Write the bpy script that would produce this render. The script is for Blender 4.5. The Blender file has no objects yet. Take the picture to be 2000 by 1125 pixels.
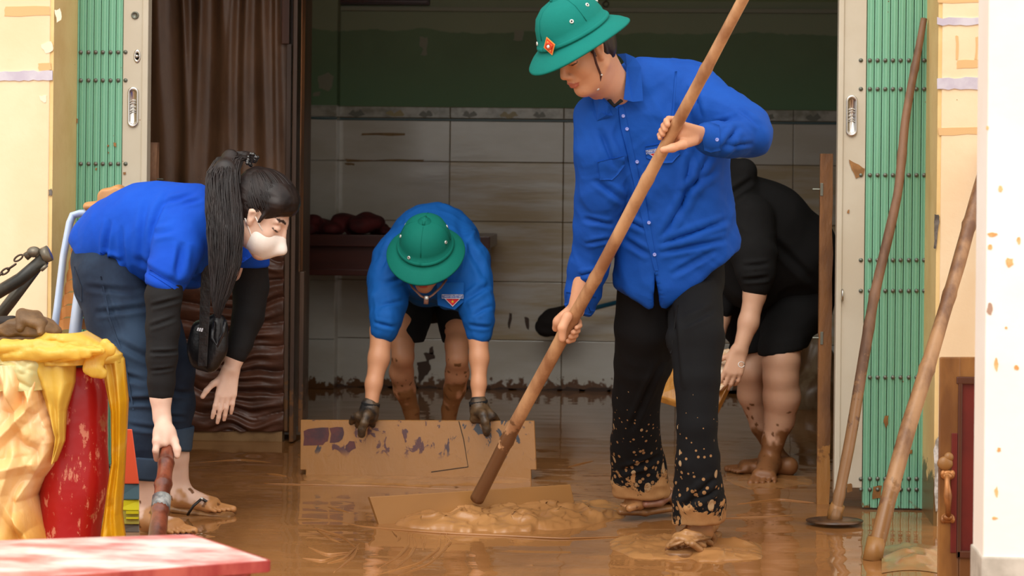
import bpy, bmesh, math, random
import numpy as np
from mathutils import Vector, Matrix
from mathutils.bvhtree import BVHTree

S = bpy.context.scene
COL = S.collection
rad = math.radians
# ------------------------------------------------------------------ camera
FPX, CX, CY, CAMH = 4200.0, 1000.0, 316.0, 1.175
RM = Matrix.Rotation(rad(3.7), 3, 'Z') @ Matrix.Rotation(rad(90), 3, 'X') @ Matrix.Rotation(0.0105, 3, 'Z')
RN = np.array(RM)
cd = bpy.data.cameras.new('camera')
cam = bpy.data.objects.new('camera', cd)
COL.objects.link(cam)
cam.matrix_world = Matrix.Translation((0, 0, CAMH)) @ RM.to_4x4()
cd.sensor_width = 36.0
cd.lens = FPX / 2000 * 36
cd.shift_y = -(562.5 - CY) / 2000
cd.clip_start = 0.1
cd.clip_end = 200
cd.dof.use_dof = True
cd.dof.focus_distance = 6.7
cd.dof.aperture_fstop = 6.0
S.camera = cam
# ------------------------------------------------------------------ sky and exposure
W = bpy.data.worlds.new('overcast_sky')
S.world = W
W.use_nodes = True
nt = W.node_tree
bg = nt.nodes['Background']
tc = nt.nodes.new('ShaderNodeTexCoord')
sx = nt.nodes.new('ShaderNodeSeparateXYZ')
rp = nt.nodes.new('ShaderNodeValToRGB')
nt.links.new(tc.outputs['Generated'], sx.inputs[0])
nt.links.new(sx.outputs['Z'], rp.inputs[0])
rp.color_ramp.elements[0].position = 0.0
rp.color_ramp.elements[0].color = (0.80, 0.78, 0.74, 1)
rp.color_ramp.elements[1].position = 0.9
rp.color_ramp.elements[1].color = (1.0, 0.99, 0.97, 1)
nt.links.new(rp.outputs[0], bg.inputs['Color'])
bg.inputs['Strength'].default_value = 1.0
sd = bpy.data.lights.new('hazy_sun', 'SUN')
sd.energy = 1.2
sd.angle = rad(50)
sd.color = (1.0, 0.95, 0.87)
so = bpy.data.objects.new('hazy_sun', sd)
COL.objects.link(so)
so.rotation_euler = (rad(42), rad(4), rad(-14))
S.view_settings.view_transform = 'Standard'
S.view_settings.look = 'None'
S.view_settings.gamma = 1
S.view_settings.use_curve_mapping = False
S.view_settings.exposure = 0.70

# ------------------------------------------------------------------ projection helpers
CAMP = np.array([0, 0, CAMH])
def J(px, py, D):
    """photo pixel at camera depth D (metres) -> world point"""
    v = np.array([(px - CX) * D / FPX, -(py - CY) * D / FPX, -D])
    return RN @ v + CAMP
def ray(px, py):
    return RN @ np.array([(px - CX) / FPX, -(py - CY) / FPX, -1.0])
def PY(px, py, y):
    """pixel on the building plane y"""
    r = ray(px, py); return CAMP + r * (y / r[1])
def PZ(px, py, z=0.0):
    """pixel on the level z"""
    r = ray(px, py); return CAMP + r * ((z - CAMH) / r[2])
def pj(P):
    v = (np.asarray(P) - CAMP) @ RN
    return CX + v[..., 0] / -v[..., 2] * FPX, CY - v[..., 1] / -v[..., 2] * FPX
def DG(py, px=1000):
    """camera depth of the ground at a pixel"""
    p = PZ(px, py) - CAMP
    return float(-(p @ RN)[2])
def unit(v):
    v = np.asarray(v, float); return v / (np.linalg.norm(v) + 1e-12)

# ------------------------------------------------------------------ noise
def _h(ix, iy, iz, s):
    n = (ix * 374761393 + iy * 668265263 + iz * 2147483647 + s * 144269504) & 0xffffffff
    n = ((n ^ (n >> 13)) * 1274126177) & 0xffffffff
    return ((n ^ (n >> 16)) & 0xffff) / 32767.5 - 1.0
def noise(P, sc=1.0, seed=0):
    P = np.asarray(P, float) * sc
    i = np.floor(P).astype(np.int64); f = P - i; f = f * f * (3 - 2 * f)
    x, y, z = i[..., 0], i[..., 1], i[..., 2]; o = 0
    for a in (0, 1):
        wx = f[..., 0] if a else 1 - f[..., 0]
        for b in (0, 1):
            wy = f[..., 1] if b else 1 - f[..., 1]
            for c in (0, 1):
                wz = f[..., 2] if c else 1 - f[..., 2]
                o = o + wx * wy * wz * _h(x + a, y + b, z + c, seed)
    return o
def fbm(P, sc, oc=3, seed=0):
    o = 0; a = 1; t = 0
    for k in range(oc):
        o = o + a * noise(P, sc * 2 ** k, seed + k * 7); t += a; a *= .5
    return o / t

# ------------------------------------------------------------------ materials
def C(r, g, b):
    f = lambda v: ((v / 255 + .055) / 1.055) ** 2.4 if v > 10 else v / 255 / 12.92
    return (f(r), f(g), f(b), 1)
class N:
    def __init__(s, name):
        s.m = bpy.data.materials.new(name); s.m.use_nodes = True; s.t = s.m.node_tree
        s.b = s.t.nodes['Principled BSDF']; s.pos = None
    def n(s, ty, **k):
        x = s.t.nodes.new('ShaderNode' + ty)
        for a, v in k.items(): setattr(x, a, v)
        return x
    def l(s, a, b): s.t.links.new(a, b)
    def P(s):
        if not s.pos: s.pos = s.n('NewGeometry').outputs['Position']
        return s.pos
    def mapped(s, scale):
        m = s.n('Mapping'); s.l(s.P(), m.inputs[0]); m.inputs['Scale'].default_value = scale; return m.outputs[0]
    def noise(s, scale, detail=4, rough=.6, st=(1, 1, 1), dist=0):
        x = s.n('TexNoise'); s.l(s.mapped(st), x.inputs['Vector'])
        x.inputs['Scale'].default_value = scale; x.inputs['Detail'].default_value = detail
        x.inputs['Roughness'].default_value = rough; x.inputs['Distortion'].default_value = dist
        return x.outputs[0]
    def vor(s, scale, st=(1, 1, 1), rnd=1.0):
        x = s.n('TexVoronoi'); s.l(s.mapped(st), x.inputs['Vector']); x.inputs['Scale'].default_value = scale
        return x.outputs['Distance']
    def ramp(s, v, p0, p1, c0=(0, 0, 0, 1), c1=(1, 1, 1, 1)):
        r = s.n('MapRange'); s.l(v, r.inputs[0]); r.inputs[1].default_value = p0; r.inputs[2].default_value = p1
        r.interpolation_type = 'SMOOTHSTEP'
        return r.outputs[0]
    def math(s, op, a, b=None):
        x = s.n('Math', operation=op); x.use_clamp = False
        for i, v in enumerate((a, b)):
            if v is None: continue
            if isinstance(v, (int, float)): x.inputs[i].default_value = v
            else: s.l(v, x.inputs[i])
        return x.outputs[0]
    def mix(s, f, a, b):
        x = s.n('Mix', data_type='RGBA')
        for i, v in ((0, f), (6, a), (7, b)):
            if isinstance(v, (int, float)): x.inputs[i].default_value = v
            elif isinstance(v, tuple): x.inputs[i].default_value = v
            else: s.l(v, x.inputs[i])
        return x.outputs[2]
    def z(s):
        x = s.n('SeparateXYZ'); s.l(s.P(), x.inputs[0]); return x.outputs['Z']
    def bump(s, v, d, strength=.5):
        x = s.n('Bump'); s.l(v, x.inputs['Height']); x.inputs['Distance'].default_value = d
        x.inputs['Strength'].default_value = strength
        prev = s.b.inputs['Normal'].links
        if prev: s.l(prev[0].from_socket, x.inputs['Normal'])
        s.l(x.outputs[0], s.b.inputs['Normal'])
MUD = C(176, 124, 68)
MUDD = C(120, 78, 42)
def M(name, col, rough=.6, var=None, vsc=8, st=(1, 1, 1), bump=None, mud=None, spots=None, spec=.5, metal=0,
      attr=False, coat=0, trans=0, mudcol=None, sheen=0, alpha=1):
    """col base; var second colour mixed by noise; mud=(z_full, z_none, amount); spots=(scale, threshold) splashes"""
    q = N(name); b = q.b
    c = col
    if attr:
        a = q.n('VertexColor', layer_name='Col'); c = a.outputs[0]
    if var: c = q.mix(q.ramp(q.noise(vsc, 5, .6, st), .35, .65), c, var)
    r = rough
    mc = mudcol or MUD
    if mud:
        zf, zn, am = mud
        g = q.ramp(q.z(), zn, zf)
        nn = q.noise(22, 5, .62)
        k = q.math('ADD', q.math('MULTIPLY', g, am), q.math('SUBTRACT', nn, 1.0))
        k = q.ramp(k, -.04, .04)
        mc2 = q.mix(q.noise(30, 3), mc, MUDD)
        c = q.mix(k, c, q.mix(.3, mc, mc2))
        rr = q.n('Mix'); q.l(k, rr.inputs[0]); rr.inputs[2].default_value = rough; rr.inputs[3].default_value = .32
        q.l(rr.outputs[0], b.inputs['Roughness']); r = None
    if spots:
        sc, th, amt = spots
        v = q.vor(sc)
        w = q.ramp(q.noise(sc * .35, 2), .5 - amt * .25, .62)
        k = q.ramp(q.math('ADD', v, q.math('MULTIPLY', q.math('SUBTRACT', 1.0, w), .5)), th, th * .75)
        c = q.mix(k, c, mc)
    if isinstance(c, tuple): b.inputs['Base Color'].default_value = c
    else: q.l(c, b.inputs['Base Color'])
    if r is not None: b.inputs['Roughness'].default_value = r
    b.inputs['Specular IOR Level'].default_value = spec
    b.inputs['Metallic'].default_value = metal
    b.inputs['Coat Weight'].default_value = coat
    b.inputs['Coat Roughness'].default_value = .1
    b.inputs['Transmission Weight'].default_value = trans
    b.inputs['Sheen Weight'].default_value = sheen
    b.inputs['Alpha'].default_value = alpha
    if bump:
        for bs in (bump if isinstance(bump, list) else [bump]):
            q.bump(q.noise(bs[0], 4, .6, bs[2] if len(bs) > 2 else st), bs[1], .8)
    return q.m

# ------------------------------------------------------------------ objects
def mesh(name, V, Fc, mat=None, smooth=False, cols=None):
    me = bpy.data.meshes.new(name)
    V = np.asarray(V, np.float32)
    if isinstance(Fc, np.ndarray):
        n, k = Fc.shape
        me.vertices.add(len(V)); me.vertices.foreach_set('co', V.ravel())
        me.loops.add(n * k); me.loops.foreach_set('vertex_index', Fc.astype(np.int32).ravel())
        me.polygons.add(n); me.polygons.foreach_set('loop_start', np.arange(n, dtype=np.int32) * k)
        me.update(calc_edges=True)
    else:
        me.from_pydata([tuple(map(float, v)) for v in V], [], [list(map(int, f)) for f in Fc]); me.update()
    if smooth: me.polygons.foreach_set('use_smooth', [True] * len(me.polygons))
    if mat: me.materials.append(mat)
    if cols is not None:
        a = me.color_attributes.new('Col', 'FLOAT_COLOR', 'POINT')
        a.data.foreach_set('color', np.asarray(cols, np.float32).ravel())
    return me
def root(name, loc, label, cat, group=None):
    o = bpy.data.objects.new(name, None); COL.objects.link(o); o.location = tuple(map(float, loc))
    o.empty_display_size = .1
    o['label'] = label; o['category'] = cat
    if group: o['group'] = group
    return o
def worldloc(o):
    v = Vector((0, 0, 0))
    while o: v = v + o.location; o = o.parent
    return np.array(v)
def obj(name, V, Fc, mat, parent=None, smooth=False, cols=None, label=None, cat=None, kind=None, group=None, origin=None):
    V = np.asarray(V, float)
    base = worldloc(parent) if parent else np.zeros(3)
    if origin is None and not parent:
        origin = np.array([(V[:, 0].min() + V[:, 0].max()) / 2, (V[:, 1].min() + V[:, 1].max()) / 2, V[:, 2].min()])
    org = np.asarray(origin, float) if origin is not None else base
    me = mesh(name, V - org, Fc, mat, smooth, cols)
    o = bpy.data.objects.new(name, me); COL.objects.link(o)
    if parent: o.parent = parent
    o.location = tuple(map(float, org - base))
    if label: o['label'] = label
    if cat: o['category'] = cat
    if kind: o['kind'] = kind
    if group: o['group'] = group
    return o
class B:
    """collects simple shapes into one mesh"""
    def __init__(s): s.v = []; s.f = []
    def add(s, V, Fc):
        n = len(s.v); s.v += [tuple(map(float, v)) for v in V]; s.f += [[int(i) + n for i in f] for f in Fc]; return s
    def box(s, lo, hi, bev=0.0):
        bm = bmesh.new(); bmesh.ops.create_cube(bm, size=1)
        lo = np.asarray(lo, float); hi = np.asarray(hi, float)
        for v in bm.verts: v.co = Vector((lo + hi) / 2) + Vector([v.co[i] * (hi - lo)[i] for i in range(3)])
        if bev: bmesh.ops.bevel(bm, geom=list(bm.edges), offset=bev, segments=2, profile=.6, affect='EDGES')
        return s.bm(bm)
    def bm(s, bm):
        bm.verts.ensure_lookup_table()
        s.add([v.co[:] for v in bm.verts], [[v.index for v in f.verts] for f in bm.faces]); bm.free(); return s
    def hexa(s, P, bev=0.0):
        """8 corners: bottom 4 ccw, top 4 ccw"""
        Fc = [(3, 2, 1, 0), (4, 5, 6, 7), (0, 1, 5, 4), (1, 2, 6, 5), (2, 3, 7, 6), (3, 0, 4, 7)]
        bm = bmesh.new(); vs = [bm.verts.new(tuple(map(float, p))) for p in P]
        for f in Fc: bm.faces.new([vs[i] for i in f])
        bmesh.ops.recalc_face_normals(bm, faces=list(bm.faces))
        if bev: bmesh.ops.bevel(bm, geom=list(bm.edges), offset=bev, segments=2, profile=.6, affect='EDGES')
        bm.verts.index_update()
        return s.bm(bm)
    def tube(s, pts, r, seg=12, cap=True, flat=None):
        pts = [np.asarray(p, float) for p in pts]
        rs = r if isinstance(r, (list, tuple, np.ndarray)) else [r] * len(pts)
        n0 = len(s.v); up = None; V = []
        for i, p in enumerate(pts):
            t = unit(pts[min(i + 1, len(pts) - 1)] - pts[max(i - 1, 0)])
            if up is None:
                up = np.array([0, 0, 1.]) if abs(t[2]) < .9 else np.array([0, 1., 0])
            a = unit(np.cross(t, up)); bb = unit(np.cross(a, t)); up = bb
            for k in range(seg):
                th = 2 * math.pi * k / seg
                V.append(p + rs[i] * (a * math.cos(th) + bb * math.sin(th) * (flat or 1)))
        Fc = []
        for i in range(len(pts) - 1):
            for k in range(seg):
                k2 = (k + 1) % seg
                Fc.append((i * seg + k, i * seg + k2, (i + 1) * seg + k2, (i + 1) * seg + k))
        if cap:
            Fc.append(tuple(range(seg))[::-1]); Fc.append(tuple((len(pts) - 1) * seg + k for k in range(seg)))
        return s.add(V, Fc)
    def sphere(s, c, r, seg=16, rings=10):
        c = np.asarray(c, float); r = np.broadcast_to(np.asarray(r, float), 3)
        bm = bmesh.new(); bmesh.ops.create_uvsphere(bm, u_segments=seg, v_segments=rings, radius=1)
        for v in bm.verts: v.co = Vector((v.co.x * r[0] + c[0], v.co.y * r[1] + c[1], v.co.z * r[2] + c[2]))
        return s.bm(bm)
    def lathe(s, prof, X, Yv, Z, c, seg=32, sx=1, sy=1):
        """profile (r,h); axes X,Y,Z at centre c"""
        V = []; n = len(prof)
        for r, h in prof:
            for k in range(seg):
                th = 2 * math.pi * k / seg
                V.append(np.asarray(c) + X * (r * sx * math.cos(th)) + Yv * (r * sy * math.sin(th)) + Z * h)
        Fc = [(i * seg + k, i * seg + (k + 1) % seg, (i + 1) * seg + (k + 1) % seg, (i + 1) * seg + k) for i in range(n - 1) for k in range(seg)]
        return s.add(V, Fc)
    def out(s, name, mat, parent=None, **k):
        return obj(name, np.array(s.v), s.f, mat, parent, **k)
def copy_tree(o, dx, parent=None):
    c = o.copy(); COL.objects.link(c)
    if parent: c.parent = parent
    else: c.location = o.location + Vector(dx)
    for ch in list(o.children): copy_tree(ch, dx, c)
    return c
def structure(o): o['kind'] = 'structure'; return o

# ------------------------------------------------------------------ distance field bodies
def surfnet(Fd, lo, h):
    sg = Fd < 0
    nx, ny, nz = Fd.shape
    cnt = np.zeros((nx - 1, ny - 1, nz - 1), np.int8)
    for a in (0, 1):
        for b in (0, 1):
            for c in (0, 1): cnt += sg[a:nx - 1 + a, b:ny - 1 + b, c:nz - 1 + c]
    act = (cnt > 0) & (cnt < 8)
    I = np.argwhere(act); idx = np.full(act.shape, -1, np.int32); idx[act] = np.arange(len(I))
    acc = np.zeros((len(I), 3)); n = np.zeros(len(I))
    cor = [(a, b, c) for a in (0, 1) for b in (0, 1) for c in (0, 1)]
    val = {k: Fd[I[:, 0] + k[0], I[:, 1] + k[1], I[:, 2] + k[2]].astype(float) for k in cor}
    for p in cor:
        for ax in range(3):
            if p[ax]: continue
            q = list(p); q[ax] = 1; q = tuple(q)
            v0, v1 = val[p], val[q]; m = (v0 < 0) != (v1 < 0)
            t = np.where(m, v0 / np.where(m, v0 - v1, 1), 0)
            pos = np.tile(np.array(p, float), (len(I), 1)); pos[:, ax] = t
            acc[m] += pos[m]; n[m] += 1
    V = np.asarray(lo) + (I + acc / n[:, None]) * h
    out = []
    for ax in range(3):
        s0 = [slice(None)] * 3; s1 = [slice(None)] * 3
        s0[ax] = slice(0, -1); s1[ax] = slice(1, None)
        a, b = sg[tuple(s0)], sg[tuple(s1)]
        E = np.argwhere(a != b)
        o1, o2 = [(1, 2), (2, 0), (0, 1)][ax]
        ok = (E[:, o1] > 0) & (E[:, o2] > 0) & (E[:, o1] < Fd.shape[o1] - 1) & (E[:, o2] < Fd.shape[o2] - 1)
        E = E[ok]
        def g(d1, d2):
            Q = E.copy(); Q[:, o1] -= d1; Q[:, o2] -= d2; return idx[Q[:, 0], Q[:, 1], Q[:, 2]]
        q = np.stack([g(1, 1), g(0, 1), g(0, 0), g(1, 0)], 1)
        ins = a[E[:, 0], E[:, 1], E[:, 2]]
        q[~ins] = q[~ins][:, ::-1]
        out.append(q)
    return V, np.concatenate(out)
def vnormals(V, Q):
    n = np.cross(V[Q[:, 2]] - V[Q[:, 0]], V[Q[:, 3]] - V[Q[:, 1]])
    o = np.zeros_like(V)
    for k in range(4):
        for a in range(3): o[:, a] += np.bincount(Q[:, k], n[:, a], len(V))
    return o / (np.linalg.norm(o, axis=1)[:, None] + 1e-12)
def relax(V, Q, it=1, w=.5):
    e = np.concatenate([Q[:, [0, 1]], Q[:, [1, 2]], Q[:, [2, 3]], Q[:, [3, 0]]]); e = np.concatenate([e, e[:, ::-1]])
    c = np.bincount(e[:, 0], minlength=len(V))[:, None]
    for _ in range(it):
        m = np.stack([np.bincount(e[:, 0], V[e[:, 1], a], len(V)) for a in range(3)], 1) / np.maximum(c, 1)
        V = V + w * (m - V)
    return V
class SD:
    def __init__(s, h=.005): s.h = h; s.p = []; s.cuts = []
    def cone(s, a, b, ra, rb, k=.012, flat=1.0, sub=False):
        s.p.append(('c', np.asarray(a, float), np.asarray(b, float), ra, rb, k, flat, sub)); return s
    def chain(s, pts, k=.015, flat=1.0, sc=1.0, px=True):
        """pts (px,py,D,radius_px) or (point, radius)"""
        P = [(J(*p[:3]), p[3] * p[2] / FPX * sc) for p in pts] if px else [(np.asarray(p), r * sc) for p, r in pts]
        if len(P) == 1: P = P * 2
        for (a, ra), (b, rb) in zip(P[:-1], P[1:]): s.cone(a, b, ra, rb, k, flat)
        return s
    def rows(s, R, k=.02, n=3, sc=1.0, flat=1.0):
        """loft of horizontal capsules: (xl,yl,Dl, xr,yr,Dr, r_px)"""
        for i in range(len(R) - 1):
            A, Bq = np.array(R[i], float), np.array(R[i + 1], float)
            for j in range(n + (i == len(R) - 2)):
                q = A + (Bq - A) * j / n
                r = q[6] * (q[2] + q[5]) / 2 / FPX * sc
                s.cone(J(*q[0:3]), J(*q[3:6]), r, r, k, flat)
        return s
    def ell(s, c, r, ax=None, k=.012, sub=False):
        s.p.append(('e', np.asarray(c, float), np.asarray(r, float), np.eye(3) if ax is None else np.asarray(ax, float), k, sub)); return s
    def cut(s, fn): s.cuts.append(fn); return s
    def build(s, sm=1):
        h = s.h; LO = np.full(3, 1e9); HI = -LO; bx = []
        for p in s.p:
            if p[0] == 'c':
                _, a, b, ra, rb, k, flat, sub = p
                r = max(ra, rb); lo = np.minimum(a, b) - r; hi = np.maximum(a, b) + r
            else:
                _, c, r, ax, k, sub = p
                e = np.abs(ax.T * r).sum(1) if False else np.sqrt(((ax * r[:, None]) ** 2).sum(0)); lo = c - e; hi = c + e
            bx.append((lo, hi))
            if not sub: LO = np.minimum(LO, lo); HI = np.maximum(HI, hi)
        LO = LO - 4 * h; n = np.ceil((HI + 4 * h - LO) / h).astype(int) + 1
        Fd = np.full(n, .06, np.float32)
        ax_ = [LO[i] + h * np.arange(n[i]) for i in range(3)]
        for p, (lo, hi) in zip(s.p, bx):
            k = p[5] if p[0] == 'c' else p[4]
            mg = k + 3 * h
            i0 = np.maximum(((lo - mg - LO) / h).astype(int), 0); i1 = np.minimum(((hi + mg - LO) / h).astype(int) + 2, n)
            if (i1 <= i0).any(): continue
            X = ax_[0][i0[0]:i1[0], None, None]; Y = ax_[1][None, i0[1]:i1[1], None]; Z = ax_[2][None, None, i0[2]:i1[2]]
            if p[0] == 'c':
                _, a, b, ra, rb, k, flat, sub = p
                ba = b - a
                if flat != 1.0:
                    ym = (a[1] + b[1]) / 2
                    a = a.copy(); b = b.copy(); a[1] = ym + (a[1] - ym) / flat; b[1] = ym + (b[1] - ym) / flat
                    Y = ym + (Y - ym) / flat; ba = b - a
                L = ba @ ba + 1e-12
                x, y, z = X - a[0], Y - a[1], Z - a[2]
                t = np.clip((x * ba[0] + y * ba[1] + z * ba[2]) / L, 0, 1)
                d = np.sqrt((x - t * ba[0]) ** 2 + (y - t * ba[1]) ** 2 + (z - t * ba[2]) ** 2) - (ra + (rb - ra) * t)
                if flat < 1: d = d * (.5 + .5 * flat)
            else:
                _, c, r, ax, k, sub = p
                x, y, z = X - c[0], Y - c[1], Z - c[2]
                q = [(x * ax[i][0] + y * ax[i][1] + z * ax[i][2]) for i in range(3)]
                k0 = np.sqrt(sum((q[i] / r[i]) ** 2 for i in range(3))); k1 = np.sqrt(sum((q[i] / r[i] ** 2) ** 2 for i in range(3)))
                d = k0 * (k0 - 1) / (k1 + 1e-9)
            sl = tuple(slice(i0[i], i1[i]) for i in range(3))
            g = Fd[sl]
            if sub:
                hh = np.maximum(k - np.abs(g + d), 0) / k
                Fd[sl] = np.maximum(g, -d) + hh * hh * k / 4
            else:
                hh = np.maximum(k - np.abs(g - d), 0) / k
                Fd[sl] = np.minimum(g, d) - hh * hh * k / 4
        if s.cuts:
            X = ax_[0][:, None, None]; Y = ax_[1][None, :, None]; Z = ax_[2][None, None, :]
            for fn in s.cuts: Fd = np.maximum(Fd, fn(X, Y, Z).astype(np.float32))
        Fd[0] = Fd[-1] = .06; Fd[:, 0] = Fd[:, -1] = .06; Fd[:, :, 0] = Fd[:, :, -1] = .06
        V, Q = surfnet(Fd, LO, h)
        if sm: V = relax(V, Q, sm)
        return V, Q
def seg_d(P, a, b):
    ba = b - a; t = np.clip(((P - a) @ ba) / (ba @ ba + 1e-12), 0, 1)
    return np.linalg.norm(P - a - t[:, None] * ba, axis=1), t
def wrinkle(V, Q, amp=.004, sc=9, d=(0, 0, 1), st=.3, seed=0, creases=(), warp=.06, it=1, mask=None):
    """folds running along d, plus creases [(p0,p1,D,depth,width)] in photo pixels"""
    for k in range(it):
        Nn = vnormals(V, Q); d = unit(d)
        P = V + warp * np.stack([noise(V, 5, seed + 11), noise(V, 5, seed + 12), noise(V, 5, seed + 13)], 1)
        al = P @ d
        A = P - al[:, None] * d * (1 - st)
        n1 = 1 - 2 * np.abs(noise(A, sc, seed)); n2 = 1 - 2 * np.abs(noise(A, sc * 2.1, seed + 3))
        dsp = amp * (n1 * .65 + n2 * .35)
        if mask is not None: dsp = dsp * mask(V)
        for c in creases:
            a = J(*c[0], c[2]); b = J(*c[1], c[2])
            # distance in the plane facing the photographer
            PV = V.copy(); yy = V[:, 1]
            a2 = a.copy(); b2 = b.copy(); ba = b - a
            X = np.stack([V[:, 0], V[:, 2]], 1); a_ = np.array([a[0], a[2]]); b_ = np.array([b[0], b[2]]); e = b_ - a_
            t = ((X - a_) @ e) / (e @ e); tc = np.clip(t, 0, 1)
            sd_ = ((X[:, 0] - a_[0]) * e[1] - (X[:, 1] - a_[1]) * e[0]) / np.linalg.norm(e)
            dd = np.linalg.norm(X - a_ - tc[:, None] * e, axis=1)
            w = c[4]; fall = np.clip(np.sin(np.pi * np.clip(t, 0, 1)), 0, 1) ** .6 * (Nn[:, 1] < -.05)
            q = dd / w
            dsp = dsp + c[3] * fall * (-np.exp(-q * q * 2) + .7 * np.exp(-((dd - 1.3 * w) / w) ** 2 * 2))
        V = V + Nn * dsp[:, None]
    return V
def hexcol(c): return np.array([c[0], c[1], c[2], 1.0])
def bvh(V, Q): return BVHTree.FromPolygons([tuple(v) for v in V.tolist()], Q.tolist())
def hit(bv, px, py, Dd=7.0):
    r = unit(ray(px, py)); h = bv.ray_cast(Vector(CAMP), Vector(r))
    if h[0] is None:
        h2 = bv.find_nearest(Vector(J(px, py, Dd))); return np.array(h2[0]), np.array(h2[1])
    return np.array(h[0]), np.array(h[1])
def decal(name, poly, bv, mat, parent, off=.003, th=.002, cuts=3, Dd=7.0, **k):
    """a thin piece (pocket, patch, placket) laid on a surface, outline in photo pixels"""
    bm = bmesh.new(); vs = [bm.verts.new((p[0], p[1], 0)) for p in poly]; bm.faces.new(vs)
    bmesh.ops.triangulate(bm, faces=list(bm.faces))
    for _ in range(cuts): bmesh.ops.subdivide_edges(bm, edges=list(bm.edges), cuts=1, use_grid_fill=True)
    bm.verts.index_update()
    P2 = [(v.co.x, v.co.y) for v in bm.verts]; Fc = [[v.index for v in f.verts] for f in bm.faces]
    eb = [(e.verts[0].index, e.verts[1].index) for e in bm.edges if e.is_boundary]
    bm.free()
    A = []; Bk = []
    for x, y in P2:
        p, n = hit(bv, x, y, Dd); r = unit(ray(x, y))
        n = unit(n - r * .5) if n @ r < 0 else -r
        A.append(p + n * (off + th)); Bk.append(p - n * .001)
    m = len(A); V = np.array(A + Bk)
    F2 = Fc + [[i + m for i in f[::-1]] for f in Fc] + [[a, b, b + m, a + m] for a, b in eb]
    return obj(name, V, F2, mat, parent, smooth=True, **k)

# ------------------------------------------------------------------ anatomy
def frame(f, up=(0, 0, 1)):
    f = unit(f); l = unit(np.cross(up, f)); u = np.cross(f, l); return f, u, l     # forward, up, left
def head(sd, Cn, f, u, l, sc=1.0, ears=(1, -1)):
    A = np.array([f, u, l])
    def p(a, b, c): return Cn + sc * (a * f + b * u + c * l)
    sd.ell(p(-.014, .035, 0), np.array([.094, .088, .073]) * sc, A, .02)
    sd.ell(p(.022, -.035, 0), np.array([.066, .078, .058]) * sc, A, .03)
    for s_ in (1, -1):
        sd.cone(p(-.005, -.055, .052 * s_), p(.062, -.098, .012 * s_), .013 * sc, .014 * sc, .03)
        sd.ell(p(.056, -.03, .034 * s_), np.array([.022, .022, .02]) * sc, A, .02)
        sd.cone(p(.080, .022, .010 * s_), p(.070, .022, .045 * s_), .009 * sc, .008 * sc, .014)
        sd.ell(p(.094, .004, .032 * s_), np.array([.014, .011, .016]) * sc, A, .012, sub=True)
        sd.ell(p(.076, .002, .032 * s_), np.array([.0135, .0125, .0155]) * sc, A, .004)
        sd.ell(p(.098, -.038, .010 * s_), np.array([.010, .007, .008]) * sc, A, .006)
    for s_ in ears:
        sd.cone(p(-.004, .010, .074 * s_), p(.002, -.026, .070 * s_), .015 * sc, .009 * sc, .008)
        sd.ell(p(.004, -.002, .086 * s_), np.array([.009, .014, .009]) * sc, A, .006, sub=True)
    sd.ell(p(.068, -.098, 0), np.array([.018, .016, .022]) * sc, A, .02)
    sd.cone(p(.086, .014, 0), p(.107, -.030, 0), .007 * sc, .0105 * sc, .012)
    sd.ell(p(.084, -.056, 0), np.array([.012, .014, .026]) * sc, A, .014)
    sd.ell(p(.093, -.061, 0), np.array([.008, .0055, .022]) * sc, A, .004)
    sd.ell(p(.091, -.072, 0), np.array([.008, .0065, .019]) * sc, A, .004)
    return p
def facecol(V, cols, Cn, f, u, l, sc=1.0, lip=C(196, 92, 84), brow=C(38, 26, 22)):
    q = (V - Cn) / sc; a, b, c = q @ f, q @ u, q @ l
    ab = np.abs(c)
    m = (a > .082) & (np.abs(b + .067) < .0105 * (1 - (ab / .027) ** 2).clip(0, 1) ** .5) & (ab < .025)
    cols[m] = lip
    m = (a > .05) & (ab > .014) & (ab < .050) & (np.abs(b - (.026 + .004 * np.sin((ab - .014) / .036 * 3.1))) < .0042)
    cols[m] = brow
    m = (a > .06) & (ab > .018) & (ab < .046) & (np.abs(b + .006 - .25 * (ab - .032) ** 2 / .014) < .0026)
    cols[m] = C(40, 24, 20)
    return cols
def fingers(sd, root_, d, nrm, lens, r, curl, k=.004):
    """chain of phalanges bending towards nrm"""
    p = np.asarray(root_, float); d = unit(d); n = unit(nrm - (nrm @ d) * d)
    for i, L in enumerate(lens):
        c = curl[i] if isinstance(curl, (list, tuple)) else curl
        d, n = d * math.cos(c) + n * math.sin(c), n * math.cos(c) - d * math.sin(c)
        q = p + d * L
        sd.cone(p, q, r * (1 - .07 * i), r * (1 - .07 * (i + 1)), k); p = q
    return p
def open_hand(sd, wr, d, across, nrm, curl=(.25, .3, .2), sc=1.0, thumb=(-.6, .5), rw=.023, spread=.10, curls=None):
    """wr wrist, d towards the fingers, across towards the thumb side, nrm palm side"""
    d = unit(d); ac = unit(across - (across @ d) * d); n = unit(nrm - (nrm @ d) * d)
    L = [.088, .092, .087, .078]; FL = [(.040, .024, .019), (.045, .028, .020), (.041, .026, .019), (.032, .020, .017)]
    for i in range(4):
        o = (1.5 - i)
        base = wr + sc * (d * L[i] + ac * o * .0185)
        sd.cone(wr + sc * ac * o * .011, base, .0150 * sc, .0105 * sc, .012)
        cu = curls[i] if curls else curl
        fingers(sd, base, d + ac * o * spread, n, [x * sc for x in FL[i]], (.0092 - .0008 * (i == 3)) * sc, list(cu))
    tb = wr + sc * (d * .026 + ac * .024 + n * .006)
    td = unit(d * .75 + ac * .75 + n * thumb[1])
    sd.cone(wr + sc * ac * .008, tb, .016 * sc, .0135 * sc, .012)
    fingers(sd, tb, td, unit(d + n * .5), [.042 * sc, .031 * sc, .024 * sc], .0112 * sc, [thumb[0] * .2, .22, .25], .006)
    return sd
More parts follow.
